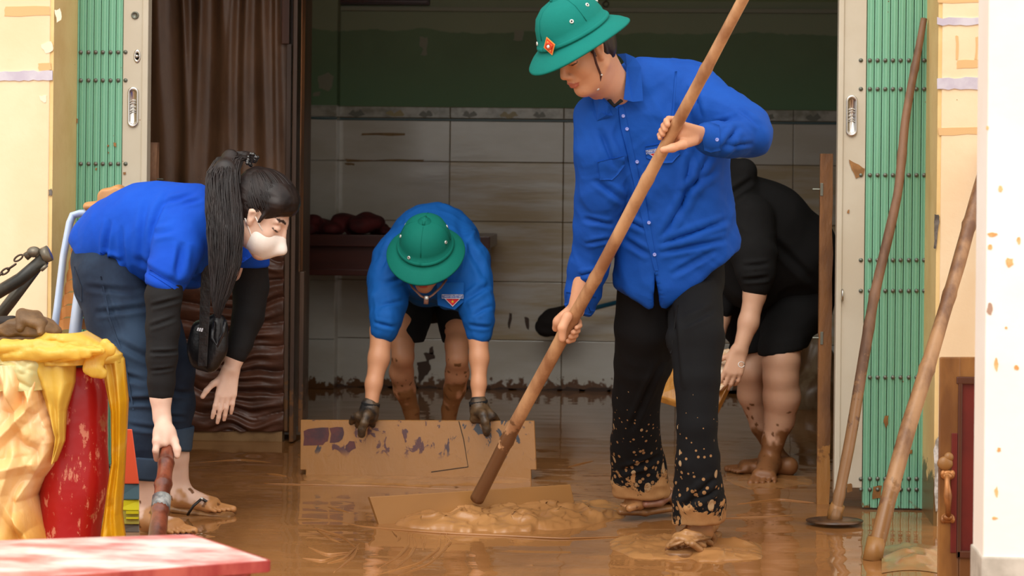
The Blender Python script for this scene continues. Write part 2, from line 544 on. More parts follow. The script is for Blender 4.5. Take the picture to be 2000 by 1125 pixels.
def grip_hand(sd, Cc, ax, wr, pdir, R, side=1, sc=1.0, a0=25, a1=215, tz=1, thumb=True, tang=(-25, -75, -120), spread=.0195, tlift=.0):
    """hand closed round a rod: Cc point on the axis, ax axis (towards the thumb side), pdir from rod to palm"""
    ax = unit(ax); pd = unit(pdir - (pdir @ ax) * ax); q = np.cross(ax, pd) * side
    r_ = [.0095, .0098, .0092, .0080]
    wr = np.asarray(wr, float)
    for i in range(4):
        o = (1.5 - i) * spread * sc
        rr = (R + r_[i] * .95) * 1.0
        am = rad(a1 - (8 if i == 3 else 0)); st_ = rad(a0)
        pts = []
        for j in range(6):
            t = st_ + (am - st_) * j / 5
            pts.append(Cc + ax * o + (pd * math.cos(t) + q * math.sin(t)) * rr * (1.06 if j == 0 else 1))
        sd.cone(wr + ax * o * .55, pts[0], .0155 * sc, .0125 * sc, .012)
        for a, b in zip(pts[:-1], pts[1:]): sd.cone(a, b, r_[i] * sc, r_[i] * sc * .97, .003)
    sd.cone(wr, Cc + pd * (R + .012), .018 * sc, .018 * sc, .014)
    if thumb:
        o = 1.5 * spread * sc + .020 * tz
        pts = [wr * .55 + (Cc + ax * o) * .45 + pd * .01]
        for j, t in enumerate(tang):
            t = rad(t); pts.append(Cc + ax * (o + tlift * j) + (pd * math.cos(t) + q * math.sin(t)) * (R + .011))
        sd.cone(wr, pts[0], .016 * sc, .0145 * sc, .012)
        for j, (a, b) in enumerate(zip(pts[:-1], pts[1:])): sd.cone(a, b, (.0135 - .0012 * j) * sc, (.0122 - .0012 * j) * sc, .005)
    return sd
def foot(sd, ank, heel, ball, toe, across, rs=1.0, big=1):
    """ank ankle joint; heel, ball, toe on the sole; across towards the big toe"""
    ank, heel, ball, toe = [np.asarray(x, float) for x in (ank, heel, ball, toe)]
    fd = unit(toe - heel); ac = unit(across - (across @ fd) * fd); up = unit(np.cross(fd, ac)); up = up if up[2] > 0 else -up
    sd.cone(ank, heel + up * .03, .032 * rs, .030 * rs, .02)
    sd.cone(heel + up * .028, ball + up * .02 - ac * .018, .027 * rs, .020 * rs, .02)
    sd.cone(ank, ball + up * .024 + ac * .014, .032 * rs, .021 * rs, .025)
    sd.cone(ball + up * .018 - ac * .026, ball + up * .018 + ac * .024, .016 * rs, .019 * rs, .018)
    L = np.linalg.norm(toe - ball)
    for i in range(5):
        o = (.030 - .0165 * i) * rs
        b = ball + ac * o + up * .015 + fd * (.012 - .004 * i)
        t = ball + ac * (o * 1.12) + fd * (L * (1.0 - .11 * i) - .008) + up * .009
        r0 = (.0125 if i == 0 else .0088 - .0005 * i) * rs
        sd.cone(b, t, r0 * 1.02, r0, .004)
    return fd, ac, up
# ================================================================== MATERIALS
m_cream = M('cream_plaster', C(243, 213, 172), .8, C(247, 222, 184), 3, bump=(40, .001), spots=(22, .05, .12), mudcol=C(180, 140, 90))
m_tan = M('tan_reveal_paint', C(240, 208, 146), .75, C(230, 194, 130), 4, bump=(60, .001), mud=(0, .35, .85), spots=(30, .06, .25), mudcol=C(120, 90, 50))
m_white_paint = M('cream_white_pillar_paint', C(253, 248, 240), .75, C(250, 240, 228), 2, bump=(30, .001))
m_gate = M('green_enamel', C(132, 192, 162), .38, C(124, 184, 154), 2, st=(1, 1, .1), mud=(-.08, .16, .72), spots=(26, .07, .1), mudcol=C(128, 88, 46))
m_panel = M('grey_white_enamel', C(204, 196, 178), .35, C(196, 186, 166), 3, mud=(-.08, .16, .75), spots=(24, .06, .12), mudcol=C(150, 104, 58))
m_steel = M('polished_steel', C(200, 196, 190), .25, metal=1)
m_rivet = M('rivet_steel', C(120, 122, 112), .45, metal=.7)
m_dark = M('dark_recess', C(22, 20, 18), .8)
m_tile = M('glazed_wall_tile', C(204, 202, 194), .12, C(194, 190, 178), 2, st=(1, 1, 3), bump=(3, .002), mud=(-.05, .17, .8), spots=(14, .06, .2), mudcol=C(96, 62, 32))
m_tile2 = M('glazed_wall_tile_smeared', C(202, 199, 190), .15, C(184, 168, 138), 4, st=(.5, 1, 4), bump=(3, .002), mud=(-.05, .17, .85), mudcol=C(96, 62, 32))
m_grout = M('grout', C(120, 100, 70), .9)
m_border = M('flowered_border_tile', C(176, 174, 164), .25, C(134, 132, 118), 9, st=(1, 1, 1.5))
m_teal = M('teal_line', C(64, 92, 96), .4)
m_ceiling = M('ceiling_paint', C(180, 178, 168), .8)

q = N('flood_stained_green_wall')
z = q.z(); nz = q.noise(3.2, 5, .6)
k = q.ramp(q.math('ADD', z, q.math('MULTIPLY', q.math('SUBTRACT', nz, .5), .10)), 1.842, 1.848)
low = q.mix(q.ramp(q.noise(4, 3), .3, .7), C(100, 118, 90), C(106, 126, 96))
low = q.mix(q.ramp(z, 1.45, 1.8), C(100, 130, 98), low)
c = q.mix(k, low, q.mix(q.noise(3, 4), C(130, 138, 112), C(140, 146, 120)))
c = q.mix(q.ramp(z, 2.005, 2.01), c, C(118, 130, 90))
q.l(c, q.b.inputs['Base Color']); q.b.inputs['Roughness'].default_value = .85
q.bump(q.noise(40, 3), .001)
m_greenwall = q.m

def mud_mat(name, wet=.06, dry=None, wave=.003, lo=C(150, 100, 54), hi=C(178, 126, 72)):
    q = N(name)
    n1 = q.noise(1.6, 5, .6, (1, .35, 1), 1.0)
    q.l(q.mix(q.ramp(n1, .35, .65), lo, hi), q.b.inputs['Base Color'])
    q.b.inputs['Roughness'].default_value = wet; q.b.inputs['IOR'].default_value = 1.45
    q.bump(q.noise(5, 3, .5, (.7, 1.6, 1), .6), wave, .6)
    q.bump(q.noise(28, 3, .5), wave * .12, .5)
    return q
q = mud_mat('muddy_water', .02, wave=.0016, lo=C(138, 92, 52), hi=C(162, 112, 66))
m_water = q.m
q = mud_mat('thick_wet_mud', .22, wave=.004, lo=C(146, 100, 58), hi=C(172, 124, 76)); m_mud = q.m
q = mud_mat('smooth_mud_coat', .34, wave=.002, lo=C(146, 102, 56), hi=C(158, 112, 62)); m_mudcoat = q.m

# ================================================================== GROUND
YG = 7.40
def axis(a, lo, hi, b, fine, coarse):
    return np.concatenate([np.linspace(a, lo, coarse)[:-1], np.arange(lo, hi, fine), np.linspace(hi, b, coarse)])
gx = axis(-9, -2.4, 2.0, 9, .02, 8); gy = axis(-4, 5.4, 11.3, 11.6, .02, 6)
GX, GY = np.meshgrid(gx, gy, indexing='ij'); G = np.stack([GX, GY, GX * 0], -1).reshape(-1, 3)
amp = np.where(G[:, 1] < 8.4, 1.0, .35)
hz = amp * (.0022 * noise(G * [1, 2.4, 1], 2.4, 3) + .0012 * noise(G * [1, 2.2, 1], 6.5, 4))
G[:, 2] = hz
ny = len(gy); ii = np.arange((len(gx) - 1) * len(gy)).reshape(len(gx) - 1, ny)[:, :-1].ravel()
Q = np.stack([ii, ii + ny, ii + ny + 1, ii + 1], 1)
floor = structure(obj('floor', G, Q, m_water, smooth=True, origin=(0, 0, 0)))
RIP = [[(766, 1036), (780, 1050), (776, 1060)], [(798, 1040), (798, 1066), (776, 1090), (740, 1110)], [(830, 1046), (826, 1074)],
       [(860, 1042), (856, 1074), (816, 1102), (732, 1124)], [(620, 1036), (648, 1054), (668, 1062)], [(806, 1044), (812, 1066), (796, 1092), (764, 1116)], [(872, 1040), (872, 1070), (838, 1102), (770, 1128)], [(612, 1030), (668, 1048), (700, 1074)], [(640, 1100), (672, 1092), (704, 1060)],
       [(636, 1012), (700, 1028), (780, 1035), (880, 1042), (1000, 1047), (1100, 1052), (1220, 1048)], [(700, 1066), (688, 1090), (652, 1118)],
       [(516, 944), (600, 947), (728, 949), (860, 955), (960, 956)], [(600, 1068), (640, 1084), (690, 1078)], [(590, 1090), (630, 1096), (660, 1086)],
       [(640, 990), (684, 1002)], [(1410, 1012), (1500, 1010), (1560, 1006)], [(1110, 912), (1160, 900)], [(845, 1090), (880, 1060), (868, 1044)], [(380, 905), (470, 898), (540, 905)], [(520, 925), (560, 930)], [(1440, 985), (1520, 975), (1590, 982)]]
for r_ in RIP:
    P = [PZ(*p) for p in r_]
    # smooth the run
    T = np.linspace(0, len(P) - 1, 8 * len(P)); P = [np.array([np.interp(t, range(len(P)), [p[a] for p in P]) for a in range(3)]) for t in T]
    for _ in range(4): P = [P[0]] + [(P[i - 1] + 2 * P[i] + P[i + 1]) / 4 for i in range(1, len(P) - 1)] + [P[-1]]
    n_ = len(P); rr = [.0012 + .0052 * math.sin(math.pi * i / (n_ - 1)) for i in range(n_)]
    b = B(); b.tube(P, rr, 10, flat=.75); b.out('ripple', m_water, floor, smooth=True)

# ================================================================== FRONT WALLS
xl = float(PY(126, 300, 7.25)[0]); xr = float(PY(1819, 300, 7.25)[0])
YF = 7.10
def wallbox(name, lo, hi, mat): b = B(); b.box(lo, hi, .004); return structure(b.out(name, mat))
wl = wallbox('wall_left', (-6, YF, -.05), (xl - .012, 7.95, 3.5), m_cream)
wr = wallbox('wall_right', (xr + .012, YF, -.05), (5, 7.95, 3.5), m_cream)
for nm, x0, x1 in (('trim_1', xl - .012, xl), ('trim_2', xr, xr + .012)):
    b = B(); b.box((x0, YF + .004, -.04), (x1, 7.94, 2.8)); structure(b.out(nm, m_tan))
lint = wallbox('wall_front', (xl - .012, YF, 2.8), (xr + .012, 7.95, 3.5), m_cream)
def strip(px0, px1, py0, py1, mat, name, y=YF, parent=None, jag=.003, seed=1):
    n = 24; V = []; rnd = random.Random(seed)
    for i in range(n + 1):
        t = i / n
        for py, s_ in ((py0, 1), (py1, -1)):
            p = PY(px0 + (px1 - px0) * t, py, y); p[2] += rnd.uniform(-jag, jag); V += [p + [0, -.004, 0], p + [0, .001, 0]]
    Fc = []
    for i in range(n):
        a = i * 4; c_ = a + 4
        Fc += [(a, a + 2, c_ + 2, c_), (a, c_, c_ + 1, a + 1), (a + 2, a + 3, c_ + 3, c_ + 2)]
    Fc += [(0, 1, 3, 2), (n * 4, n * 4 + 2, n * 4 + 3, n * 4 + 1)]
    return obj(name, V, Fc, mat, parent)
m_lilac = M('pale_lilac_band', C(214, 208, 216), .7, C(196, 186, 200), 10)
strip(-120, 103, 139, 157, m_lilac, 'painted_band', parent=wl)
strip(1830, 2100, 35, 49, m_lilac, 'painted_band', parent=wr, seed=2)
strip(1830, 2100, 152, 174, m_lilac, 'painted_band', parent=wr, seed=3)
m_scar = M('bare_plaster_scar', C(120, 112, 104), .9, C(70, 62, 56), 30)
m_ghost = M('faded_tape_mark', C(226, 184, 128), .8)
def blob(pts, y, mat, name, parent, jit=1.5, seed=0, th=.003):
    rnd = random.Random(seed); bm = bmesh.new(); vs = []
    n = len(pts)
    for i in range(n):
        a = pts[i]; c_ = pts[(i + 1) % n]
        for t in (0, .33, .66):
            p = PY(a[0] + (c_[0] - a[0]) * t + rnd.uniform(-jit, jit), a[1] + (c_[1] - a[1]) * t + rnd.uniform(-jit, jit), y)
            vs.append(bm.verts.new(tuple(p)))
    f = bm.faces.new(vs); r = bmesh.ops.extrude_face_region(bm, geom=[f])
    for v in r['geom']:
        if isinstance(v, bmesh.types.BMVert): v.co.y -= th
    bmesh.ops.triangulate(bm, faces=list(bm.faces)); bmesh.ops.recalc_face_normals(bm, faces=list(bm.faces)); bm.verts.index_update()
    b = B(); b.bm(bm); return b.out(name, mat, parent)
blob([(1826, 418), (1836, 422), (1832, 440), (1828, 486), (1824, 486), (1824, 440)], YF, m_scar, 'chipped_edge', wr, 1.5, 3)
blob([(1824, 880), (1832, 850), (1836, 990), (1826, 1000)], YF, M('limewashed_chip', C(220, 214, 208), .9, C(150, 140, 128), 40), 'chipped_edge', wr, 2, 4)
blob([(95, 370), (101, 368), (102, 382), (96, 382)], YF, m_scar, 'chipped_edge', wl, 1, 5)
for i, pp in enumerate([[(1870, 118), (1915, 116), (1915, 132), (1868, 134)], [(1832, 250), (1915, 248), (1915, 262), (1834, 264)], [(1866, 70), (1872, 70), (1872, 116), (1868, 116)], [(1906, 72), (1911, 72), (1909, 116), (1904, 116)], [(1832, 0), (1915, -4), (1915, 5), (1832, 6)], [(10, 14), (96, 12), (98, 30), (8, 32)], [(75, 124), (100, 122), (100, 136), (76, 137)]]):
    blob(pp, YF, m_ghost, 'tape_mark', wr if pp[0][0] > 1000 else wl, 1.2, 10 + i, .0015)
m_peel = M('peeled_paint', C(244, 226, 200), .8)
for i, pp in enumerate([[(80, 88), (100, 80), (104, 100), (88, 104)], [(78, 188), (92, 186), (90, 200), (80, 198)], [(108, 20), (118, 16), (120, 40), (110, 44)]]):
    blob(pp, YF, m_peel, 'peeled_patch', wl, 1.5, 30 + i, .0015)

# ================================================================== ROOM
YB = 11.05
xrl, xrr = -3.0, 2.3
for nm, lo, hi, mt in (('wall_back', (xrl, YB + .014, -.05), (xrr, YB + .15, 3.3), m_greenwall),
                       ('wall_room_left', (xrl - .15, 7.95, -.05), (xrl, YB + .15, 3.3), m_greenwall),
                       ('wall_room_right', (xrr, 7.95, -.05), (xrr + .15, YB + .15, 3.3), m_greenwall),
                       ('ceiling', (xrl - .15, 7.9, 3.3), (xrr + .15, YB + .15, 3.42), m_ceiling)):
    b = B(); b.box(lo, hi); o = structure(b.out(nm, mt))
    if nm == 'wall_back': wb = o
rowy = [236, 317, 433, 550, 664, 764]
zr = [float(PY(900, y + (-1 if i else 0), YB)[2]) for i, y in enumerate(rowy)]; zr[-1] = 0.0
cw = 223 * YB / FPX
x0 = float(PY(656, 500, YB)[0])
def tile(x0_, x1_, z0_, z1_, y, mat, name='tile', parent=None, g=.0018, dep=.014):
    b = B(); b.box((x0_ + g, y, z0_ + g), (x1_ - g, y + dep, z1_ - g), .0025); return b.out(name, mat, parent)
proto = {}
for r_ in range(5):
    for c_ in range(-3, 6):
        xa = x0 + c_ * cw
        if c_ < 0: xa = x0 + c_ * cw
        if xa > xrr or xa + cw < xrl: continue
        xb_ = min(xa + cw, xrr); xa = max(xa, xrl)
        tile(xa, xb_, zr[r_ + 1], zr[r_], YB, m_tile2 if (c_ >= 1 and 1 <= r_ <= 3) else m_tile, parent=wb)
zb0 = zr[0]; zb1 = float(PY(900, 209, YB)[2])
for c_ in range(-3, 6):
    xa = max(x0 + c_ * cw, xrl); xb_ = min(x0 + (c_ + 1) * cw, xrr)
    if xa >= xb_: continue
    tile(xa, xb_, zb0 + .012, zb1, YB - .002, m_border, 'border_tile', wb)
b = B(); b.box((xrl, YB - .006, zb0), (xrr, YB + .014, zb0 + .010)); b.out('border_line', m_teal, wb)
# the grout bed and the projecting column at the left
b = B(); b.box((xrl, YB + .010, 0), (xrr, YB + .016, zb1)); b.out('grout_bed', m_grout, wb)
xc = float(PY(655, 500, 10.93)[0])
b = B(); b.box((xrl, 10.94, zb1), (xc - .002, YB, 3.3)); col_ = structure(b.out('trim_3', m_greenwall)); b = B(); b.box((xrl, 10.942, -.02), (xc - .001, YB, zb1)); b.out('tiled_core', m_tile, col_)
for r_ in range(5): tile(xc - .52, xc, zr[r_ + 1], zr[r_], 10.93, m_tile, parent=col_); tile(xc - 1.12, xc - .52, zr[r_ + 1], zr[r_], 10.93, m_tile, parent=col_)
tile(xc - .52, xc, zb0 + .012, zb1, 10.928, m_border, 'border_tile', col_)
b = B(); b.box((xc - .6, 10.924, zb0), (xc, 10.944, zb0 + .010)); b.out('border_line', m_teal, col_)
# flowers on the border
m_flow = M('grey_flower_print', C(104, 104, 92), .4); m_flow2 = M('ochre_flower_print', C(150, 136, 90), .4)
for k_ in range(-1, 5):
    for (dx, mt, w_) in ((.10, m_flow, 16), (.30, m_flow2, 20), (.46, m_flow, 13)):
        X = x0 + k_ * cw + dx
        px_, py_ = pj(np.array([X, YB - .003, (zb0 + zb1) / 2]))
        if 660 < px_ < 1640:
            blob([(px_ - w_, py_ + 2), (px_ - w_ * .4, py_ - 6), (px_, py_ - 1), (px_ + w_ * .5, py_ - 7), (px_ + w_, py_ + 3), (px_, py_ + 8)], YB - .0025, mt, 'flower_print', wb, 1.6, int(px_), .001)
b = B(); b.box((x0, YB - .012, float(PY(900, 22, YB)[2])), (xrr, YB + .014, float(PY(900, 14, YB)[2]))); structure(b.out('trim_4', M('pale_ledge_paint', C(132, 132, 112), .6)))
m_bare = M('bare_wall_patch', C(134, 134, 116), .8)
for i, pp in enumerate([[(820, 72), (836, 73), (833, 108), (820, 107), (826, 96), (818, 86)], [(1006, 58), (1022, 60), (1020, 80), (1004, 79)], [(620, 150), (640, 142), (652, 150), (650, 168), (640, 177), (624, 172)], [(612, 180), (626, 178), (624, 188), (611, 189)]]):
    blob(pp, YB + .013 if pp[0][0] > 656 else 10.939, m_bare, 'bare_patch', wb, 1.6, 50 + i, .002)
m_smear = M('brown_mud_smear', C(112, 82, 44), .6, C(140, 110, 66), 12)
m_smear2 = M('dark_mud_smear', C(64, 40, 22), .5)
for i, pp in enumerate([[(706, 261), (790, 260), (792, 265), (706, 265)], [(674, 310), (760, 312), (828, 311), (828, 316), (676, 315)], [(674, 318), (692, 319), (692, 323), (674, 323)],
                        [(815, 708), (838, 704), (842, 722), (830, 735), (818, 750), (816, 720)], [(826, 690), (846, 688), (850, 700), (834, 704)], [(995, 610), (1000, 612), (996, 644), (992, 640)], [(1024, 618), (1034, 622), (1032, 646), (1026, 636)], [(838, 680), (846, 676), (848, 690), (840, 692)]]):
    blob(pp, YB, m_smear if i < 3 else m_smear2, 'mud_smear', wb, 1.5, 70 + i, .002)
# wavy dirty line left by the water at the foot of the wall
rnd = random.Random(4)
for x_ in range(598, 1640, 47):
    w_ = rnd.uniform(22, 46); y_ = 762 + (x_ - 1000) * .0125
    blob([(x_ - w_, y_ - rnd.uniform(0, 4)), (x_ + rnd.uniform(-12, 12), y_ - rnd.uniform(2, 10)), (x_ + w_, y_ - rnd.uniform(2, 8)), (x_ + w_, y_ + 5), (x_ - w_, y_ + 5)], YB, m_smear2, 'mud_smear', wb, 2, x_, .003)

# ================================================================== FOLDING GATES
def corrug(xa, xb, zlo, zhi, y):
    w = xb - xa
    prof = [(0, .02), (0.05, .001), (.20, 0), (.25, .003), (.33, .003), (.38, 0), (.62, 0), (.67, .003), (.75, .003), (.80, 0), (.93, .001), (.98, .02)]
    n = len(prof); V = [];
    for zz in (zlo, zhi): V += [(xa + p[0] * w, y + p[1], zz) for p in prof] + [(xa + p[0] * w, y + p[1] + .004, zz) for p in prof]
    Fc = []
    m = 2 * n
    for i in range(n - 1):
        Fc += [(i, i + 1, i + 1 + m, i + m), (i + n + 1, i + n, i + n + m, i + n + 1 + m), (i + m, i + 1 + m, i + n + 1 + m, i + n + m)]
    Fc += [(0, m, m + n, n), (n - 1, 2 * n - 1, m + 2 * n - 1, m + n - 1)]
    return V, Fc
def rivet(x, y, z, parent):
    b = B(); X = np.array([1., 0, 0]); Z = np.array([0, 0, 1.]); Yn = np.array([0, -1., 0])
    b.lathe([(.0075, 0), (.0075, .002), (.006, .004), (.0045, .0045), (.0035, .007), (.0, .0078)], X, Z, Yn, (x, y, z), 10)
    me = mesh('rivet', np.array(b.v) - [x, y, z], b.f, m_rivet, True)
    return me
rv_me = rivet(0, 0, 0, None)
def add_rivet(x, y, z, parent):
    o = bpy.data.objects.new('rivet', rv_me); COL.objects.link(o); o.parent = parent
    o.location = Vector((x, y, z)) - Vector(worldloc(parent)); return o
def recess_handle(pxc, py0, py1, parent, w=11):
    """oval steel recessed pull"""
    c0 = PY(pxc, (py0 + py1) / 2, YG); hh = abs(PY(pxc, py0, YG)[2] - PY(pxc, py1, YG)[2]) / 2; ww = w * 7.4 / FPX
    def ov(s1, s2, y, n=36):
        out = []
        for i in range(n):
            t = 2 * math.pi * i / n; a = math.cos(t); c = math.sin(t)
            r1 = ww * s1
            zc = (hh - ww) * (1 if c > 0 else -1) * s2
            out.append((c0[0] + r1 * a, y, c0[2] + zc + r1 * c))
        return out
    rings = [ov(1, 1, YG - .005), ov(1.0, 1, YG - .011), ov(.93, 1, YG - .0135), ov(.66, .93, YG - .0125), ov(.60, .92, YG - .0095), ov(.54, .9, YG - .007)]
    V = [p for r in rings for p in r]; n = 36
    Fc = [(i * n + k, i * n + (k + 1) % n, (i + 1) * n + (k + 1) % n, (i + 1) * n + k) for i in range(5) for k in range(n)] + [tuple(range(5 * n, 6 * n))]
    h_ = obj('recessed_handle', V, Fc, m_steel, parent, smooth=True, label='oval steel recessed pull with embossed marks')
    return c0, hh, ww
def gate(name, pxs, pan, rows, rpx, ppx, label, side):
    xs = [float(PY(p, 300, YG)[0]) for p in pxs]
    r = root(name, (xs[len(xs) // 2], YG, 0), label, 'folding gate', None)
    for a, b_ in zip(xs[:-1], xs[1:]):
        V, Fc = corrug(a, b_, .008, 2.8, YG); obj('slat', V, Fc, m_gate, r)
    for (px, py) in rows:
        for q_ in rpx:
            p = PY(q_, py, YG); add_rivet(p[0], YG - .0005, p[2], r)
    a, b_ = [float(PY(p, 300, YG)[0]) for p in pan[:2]]
    b = B(); b.box((min(a, b_), YG - .006, .075), (max(a, b_), YG + .03, 2.8), .003)
    pn = b.out('lead_panel', m_panel, r, label='flat grey white steel panel')
    a, b_ = [float(PY(p, 300, YG)[0]) for p in pan[2:]]
    b = B(); b.box((min(a, b_), YG - .014, .05), (max(a, b_), YG + .04, 2.8), .004); b.out('edge_bar', m_panel, r)
    for (px, py) in rows:
        p = PY(ppx, py, YG); add_rivet(p[0], YG - .006, p[2], r)
    return r, pn
rowsR = [(0, y) for y in (118, 174, 342, 508, 568, 737, 935, 956)]
gR, pR = gate('folding_gate', [1691, 1706, 1721, 1737, 1752, 1767, 1783, 1799, 1814], [1646, 1690, 1635, 1646], rowsR, [1699, 1714, 1729, 1744, 1759, 1775, 1790, 1805], 1681, 'green folded steel gate at the right of the doorway behind the leaning poles', 1)
rowsL = [(0, y) for y in (102, 157, 320, 488, 545, 712, 910)]
gL, pL = gate('folding_gate', [140, 153, 167, 181, 195, 210, 224, 238], [239, 277, 277, 289], rowsL, [158, 173, 187, 201, 216, 231], 246, 'green folded steel gate at the left of the doorway behind the bending woman', 0)
YP = YG - .006
def handle_bits(px, py0, py1, pn):
    c0, hh, ww = recess_handle(px, py0, py1, pn)
    b = B()
    for dz, wz in ((.30, .5), (.18, .45), (.0, .35), (-.16, .4), (-.26, .45)):
        b.tube([(c0[0] - ww * wz, YG - .008, c0[2] + hh * dz - .004), (c0[0], YG - .010, c0[2] + hh * dz + .004), (c0[0] + ww * wz, YG - .008, c0[2] + hh * dz - .003)], .0018, 6)
    b.out('embossed_mark', m_steel, pn, smooth=True)
handle_bits(1663, 186, 267, pR)
handle_bits(261, 170, 249, pL)
# lock rose and keyhole plate on the left panel
X_ = np.array([1., 0, 0]); Z_ = np.array([0, 0, 1.]); Yn_ = np.array([0, -1., 0])
b = B(); b.lathe([(.0135, 0), (.0135, .004), (.011, .006), (.0095, .006), (.009, .003), (.0, .003)], X_, Z_, Yn_, PY(264, 30, YP), 20); b.out('lock_rose', m_rivet, pL, smooth=True)
b = B(); b.lathe([(.013, 0), (.012, .003), (.007, .003), (.0065, .0), (0, 0)], X_, Z_, Yn_, PY(268, 110, YP), 20, 1, 1.9); b.lathe([(.006, 0), (.0055, .008), (.004, .010), (0, .010)], X_, Z_, Yn_, PY(268, 110, YP), 14); b.out('keyhole_plate', m_steel, pL, smooth=True)
b = B(); p0 = PY(1645, 566, YP); p1 = PY(1645, 586, YP); b.tube([p0, p0 + [0, -.018, 0], (p0 + p1) / 2 + [0, -.022, 0], p1 + [0, -.018, 0], p1], .0035, 8); b.out('staple', m_steel, pR, smooth=True)
m_splat = M('ochre_mud_splash', C(160, 112, 60), .45, C(128, 88, 44), 30)
for i, pp in enumerate([[(1644, 300), (1656, 304), (1657, 332), (1648, 342), (1642, 320)], [(1658, 312), (1678, 322), (1690, 330), (1686, 344), (1672, 348), (1664, 332)], [(1643, 375), (1650, 366), (1652, 388), (1644, 404)], [(1655, 410), (1659, 410), (1658, 418), (1655, 416)], [(1727, 812), (1735, 812), (1735, 826), (1730, 836), (1726, 824)], [(1774, 880), (1782, 878), (1782, 886), (1775, 886)], [(1705, 950), (1722, 948), (1720, 972), (1704, 975)], [(1655, 945), (1664, 944), (1664, 960), (1654, 962)], [(222, 278), (228, 280), (227, 287), (222, 285)], [(210, 283), (213, 283), (213, 287), (210, 287)], [(186, 328), (190, 329), (189, 333), (186, 332)], [(210, 296), (214, 298), (212, 300)], [(241, 336), (246, 336), (245, 341), (241, 341)], [(148, 232), (152, 232), (152, 241), (149, 239)]]):
    blob(pp, YG - (.008 if 1646 < pp[0][0] < 1690 or pp[0][0] > 239 and pp[0][0] < 280 else .001), m_splat, 'mud_splash', gR if pp[0][0] > 1000 else gL, .8, 100 + i, .0015)

# ================================================================== WARDROBE WITH MUDDY SHEET
YW = 8.86
m_wood_d = M('dark_wet_wood', C(100, 74, 56), .45, C(70, 50, 38), 6, st=(1, 1, .12), bump=(30, .002, (1, 1, .1)), mud=(-.05, .6, .7), mudcol=C(110, 74, 42))
m_wood_r = M('reddish_wood', C(112, 62, 36), .45, C(80, 44, 26), 10, st=(1, 1, .1), bump=(40, .001, (1, 1, .1)))
m_wood_l = M('light_split_wood', C(160, 106, 62), .6, C(82, 52, 32), 18, st=(1, 1, .08))
m_sheet = M('muddy_brown_sheet', C(116, 84, 60), .42, C(88, 62, 44), 5, st=(1, 1, .4), bump=[(60, .0008), (5, .006, (1.3, 1, .4))], spots=(60, .08, .15), mudcol=C(170, 140, 110))
m_sheet2 = M('muddy_brown_padding', C(98, 60, 44), .42, C(72, 44, 32), 6, bump=[(70, .001), (10, .008, (.5, 1, 1.8))], spots=(60, .08, .15), mudcol=C(150, 116, 80))
wd = root('wardrobe', PY(440, 860, YW), 'tall dark wooden wardrobe draped with a muddy brown sheet behind the woman', 'wardrobe')
def wpx(p0, p1, q0, q1, y0, y1): a = PY(p0, q1, YW); c_ = PY(p1, q0, YW); return (a[0], y0, a[2]), (c_[0], y1, c_[2])
def wbx(name, p0, p1, q0, q1, y0, y1, mat, bev=.003, **k):
    lo, hi = wpx(p0, p1, q0, q1, y0, y1); b = B(); b.box((lo[0], lo[1], max(lo[2], 0.0)), hi, bev); return b.out(name, mat, wd, **k)
wbx('carcass', 270, 572, -250, 842, YW + .05, YW + .55, m_wood_d)
wbx('plinth', 280, 552, 841, 872, YW - .01, YW + .05, M('muddy_plinth', C(150, 116, 76), .5, C(122, 90, 54), 8, spots=(30, .1, .5), mudcol=C(84, 56, 30)))
wbx('stile', 568, 588, -250, 860, YW - .05, YW + .03, m_wood_d)
wbx('stile', 588, 598, -250, 530, YW - .06, YW + .02, m_wood_l, label='split pale edge of the door frame')
wbx('stile', 585, 597, 530, 842, YW - .04, YW + .02, m_wood_d)
wbx('reddish_board', 550, 569, -250, 86, YW - .01, YW + .02, m_wood_r)
wbx('stile', 552, 570, 86, 842, YW - .004, YW + .02, m_wood_d)
# upper sheet, vertical folds
nu, nv = 150, 90; V = []
pxa, pxb, pya, pyb = 282, 560, -120, 540
foldc = [(318, 16, .022), (352, 10, .03), (385, 14, .035), (428, 17, .038), (462, 9, .02), (487, 13, .03), (520, 15, .032), (545, 8, .02)]
for i in range(nu + 1):
    for j in range(nv + 1):
        px = pxa + (pxb - pxa) * i / nu; t = j / nv; py = pya + (pyb - pya) * t
        d = 0
        for (c_, w_, a_) in foldc:
            cc = c_ + 10 * math.sin(t * 3 + c_) + (420 - c_) * .12 * (t - .3); ww = w_ * (.7 + .7 * t)
            e = (px - cc) / ww; d += a_ * math.exp(-e * e) * (1 - .45 * t)
        p = PY(px, py, YW); p[1] += .02 - d + .006 * float(noise(np.array([[px * .03, py * .008, 0]]), 1, 2)[0]); V.append(p)
Q = np.array([(i * (nv + 1) + j, i * (nv + 1) + j + 1, (i + 1) * (nv + 1) + j + 1, (i + 1) * (nv + 1) + j) for i in range(nu) for j in range(nv)])
o = obj('hanging_sheet', V, Q, m_sheet, wd, smooth=True); sm_ = o.modifiers.new('s', 'SOLIDIFY'); sm_.thickness = .004
V = []; nu, nv = 80, 170
for i in range(nu + 1):
    for j in range(nv + 1):
        px = 330 + (556 - 330) * i / nu; t = j / nv; py = 500 + 342 * t
        w_ = py + 8 * math.sin(px * .021 + 1) + 16 * float(noise(np.array([[px * .02, py * .012, 3]]), 1, 5)[0])
        ph = (w_ - 500) / 43; fr = ph - math.floor(ph)
        d = .026 * math.sin(math.pi * fr ** .7) ** .7 + .010 * math.sin(2 * math.pi * ph * 2.3 + px * .015) * (.5 + .5 * math.sin(px * .03))
        p = PY(px, py, YW); p[1] += -.004 - d; V.append(p)
Q = np.array([(i * (nv + 1) + j, i * (nv + 1) + j + 1, (i + 1) * (nv + 1) + j + 1, (i + 1) * (nv + 1) + j) for i in range(nu) for j in range(nv)])
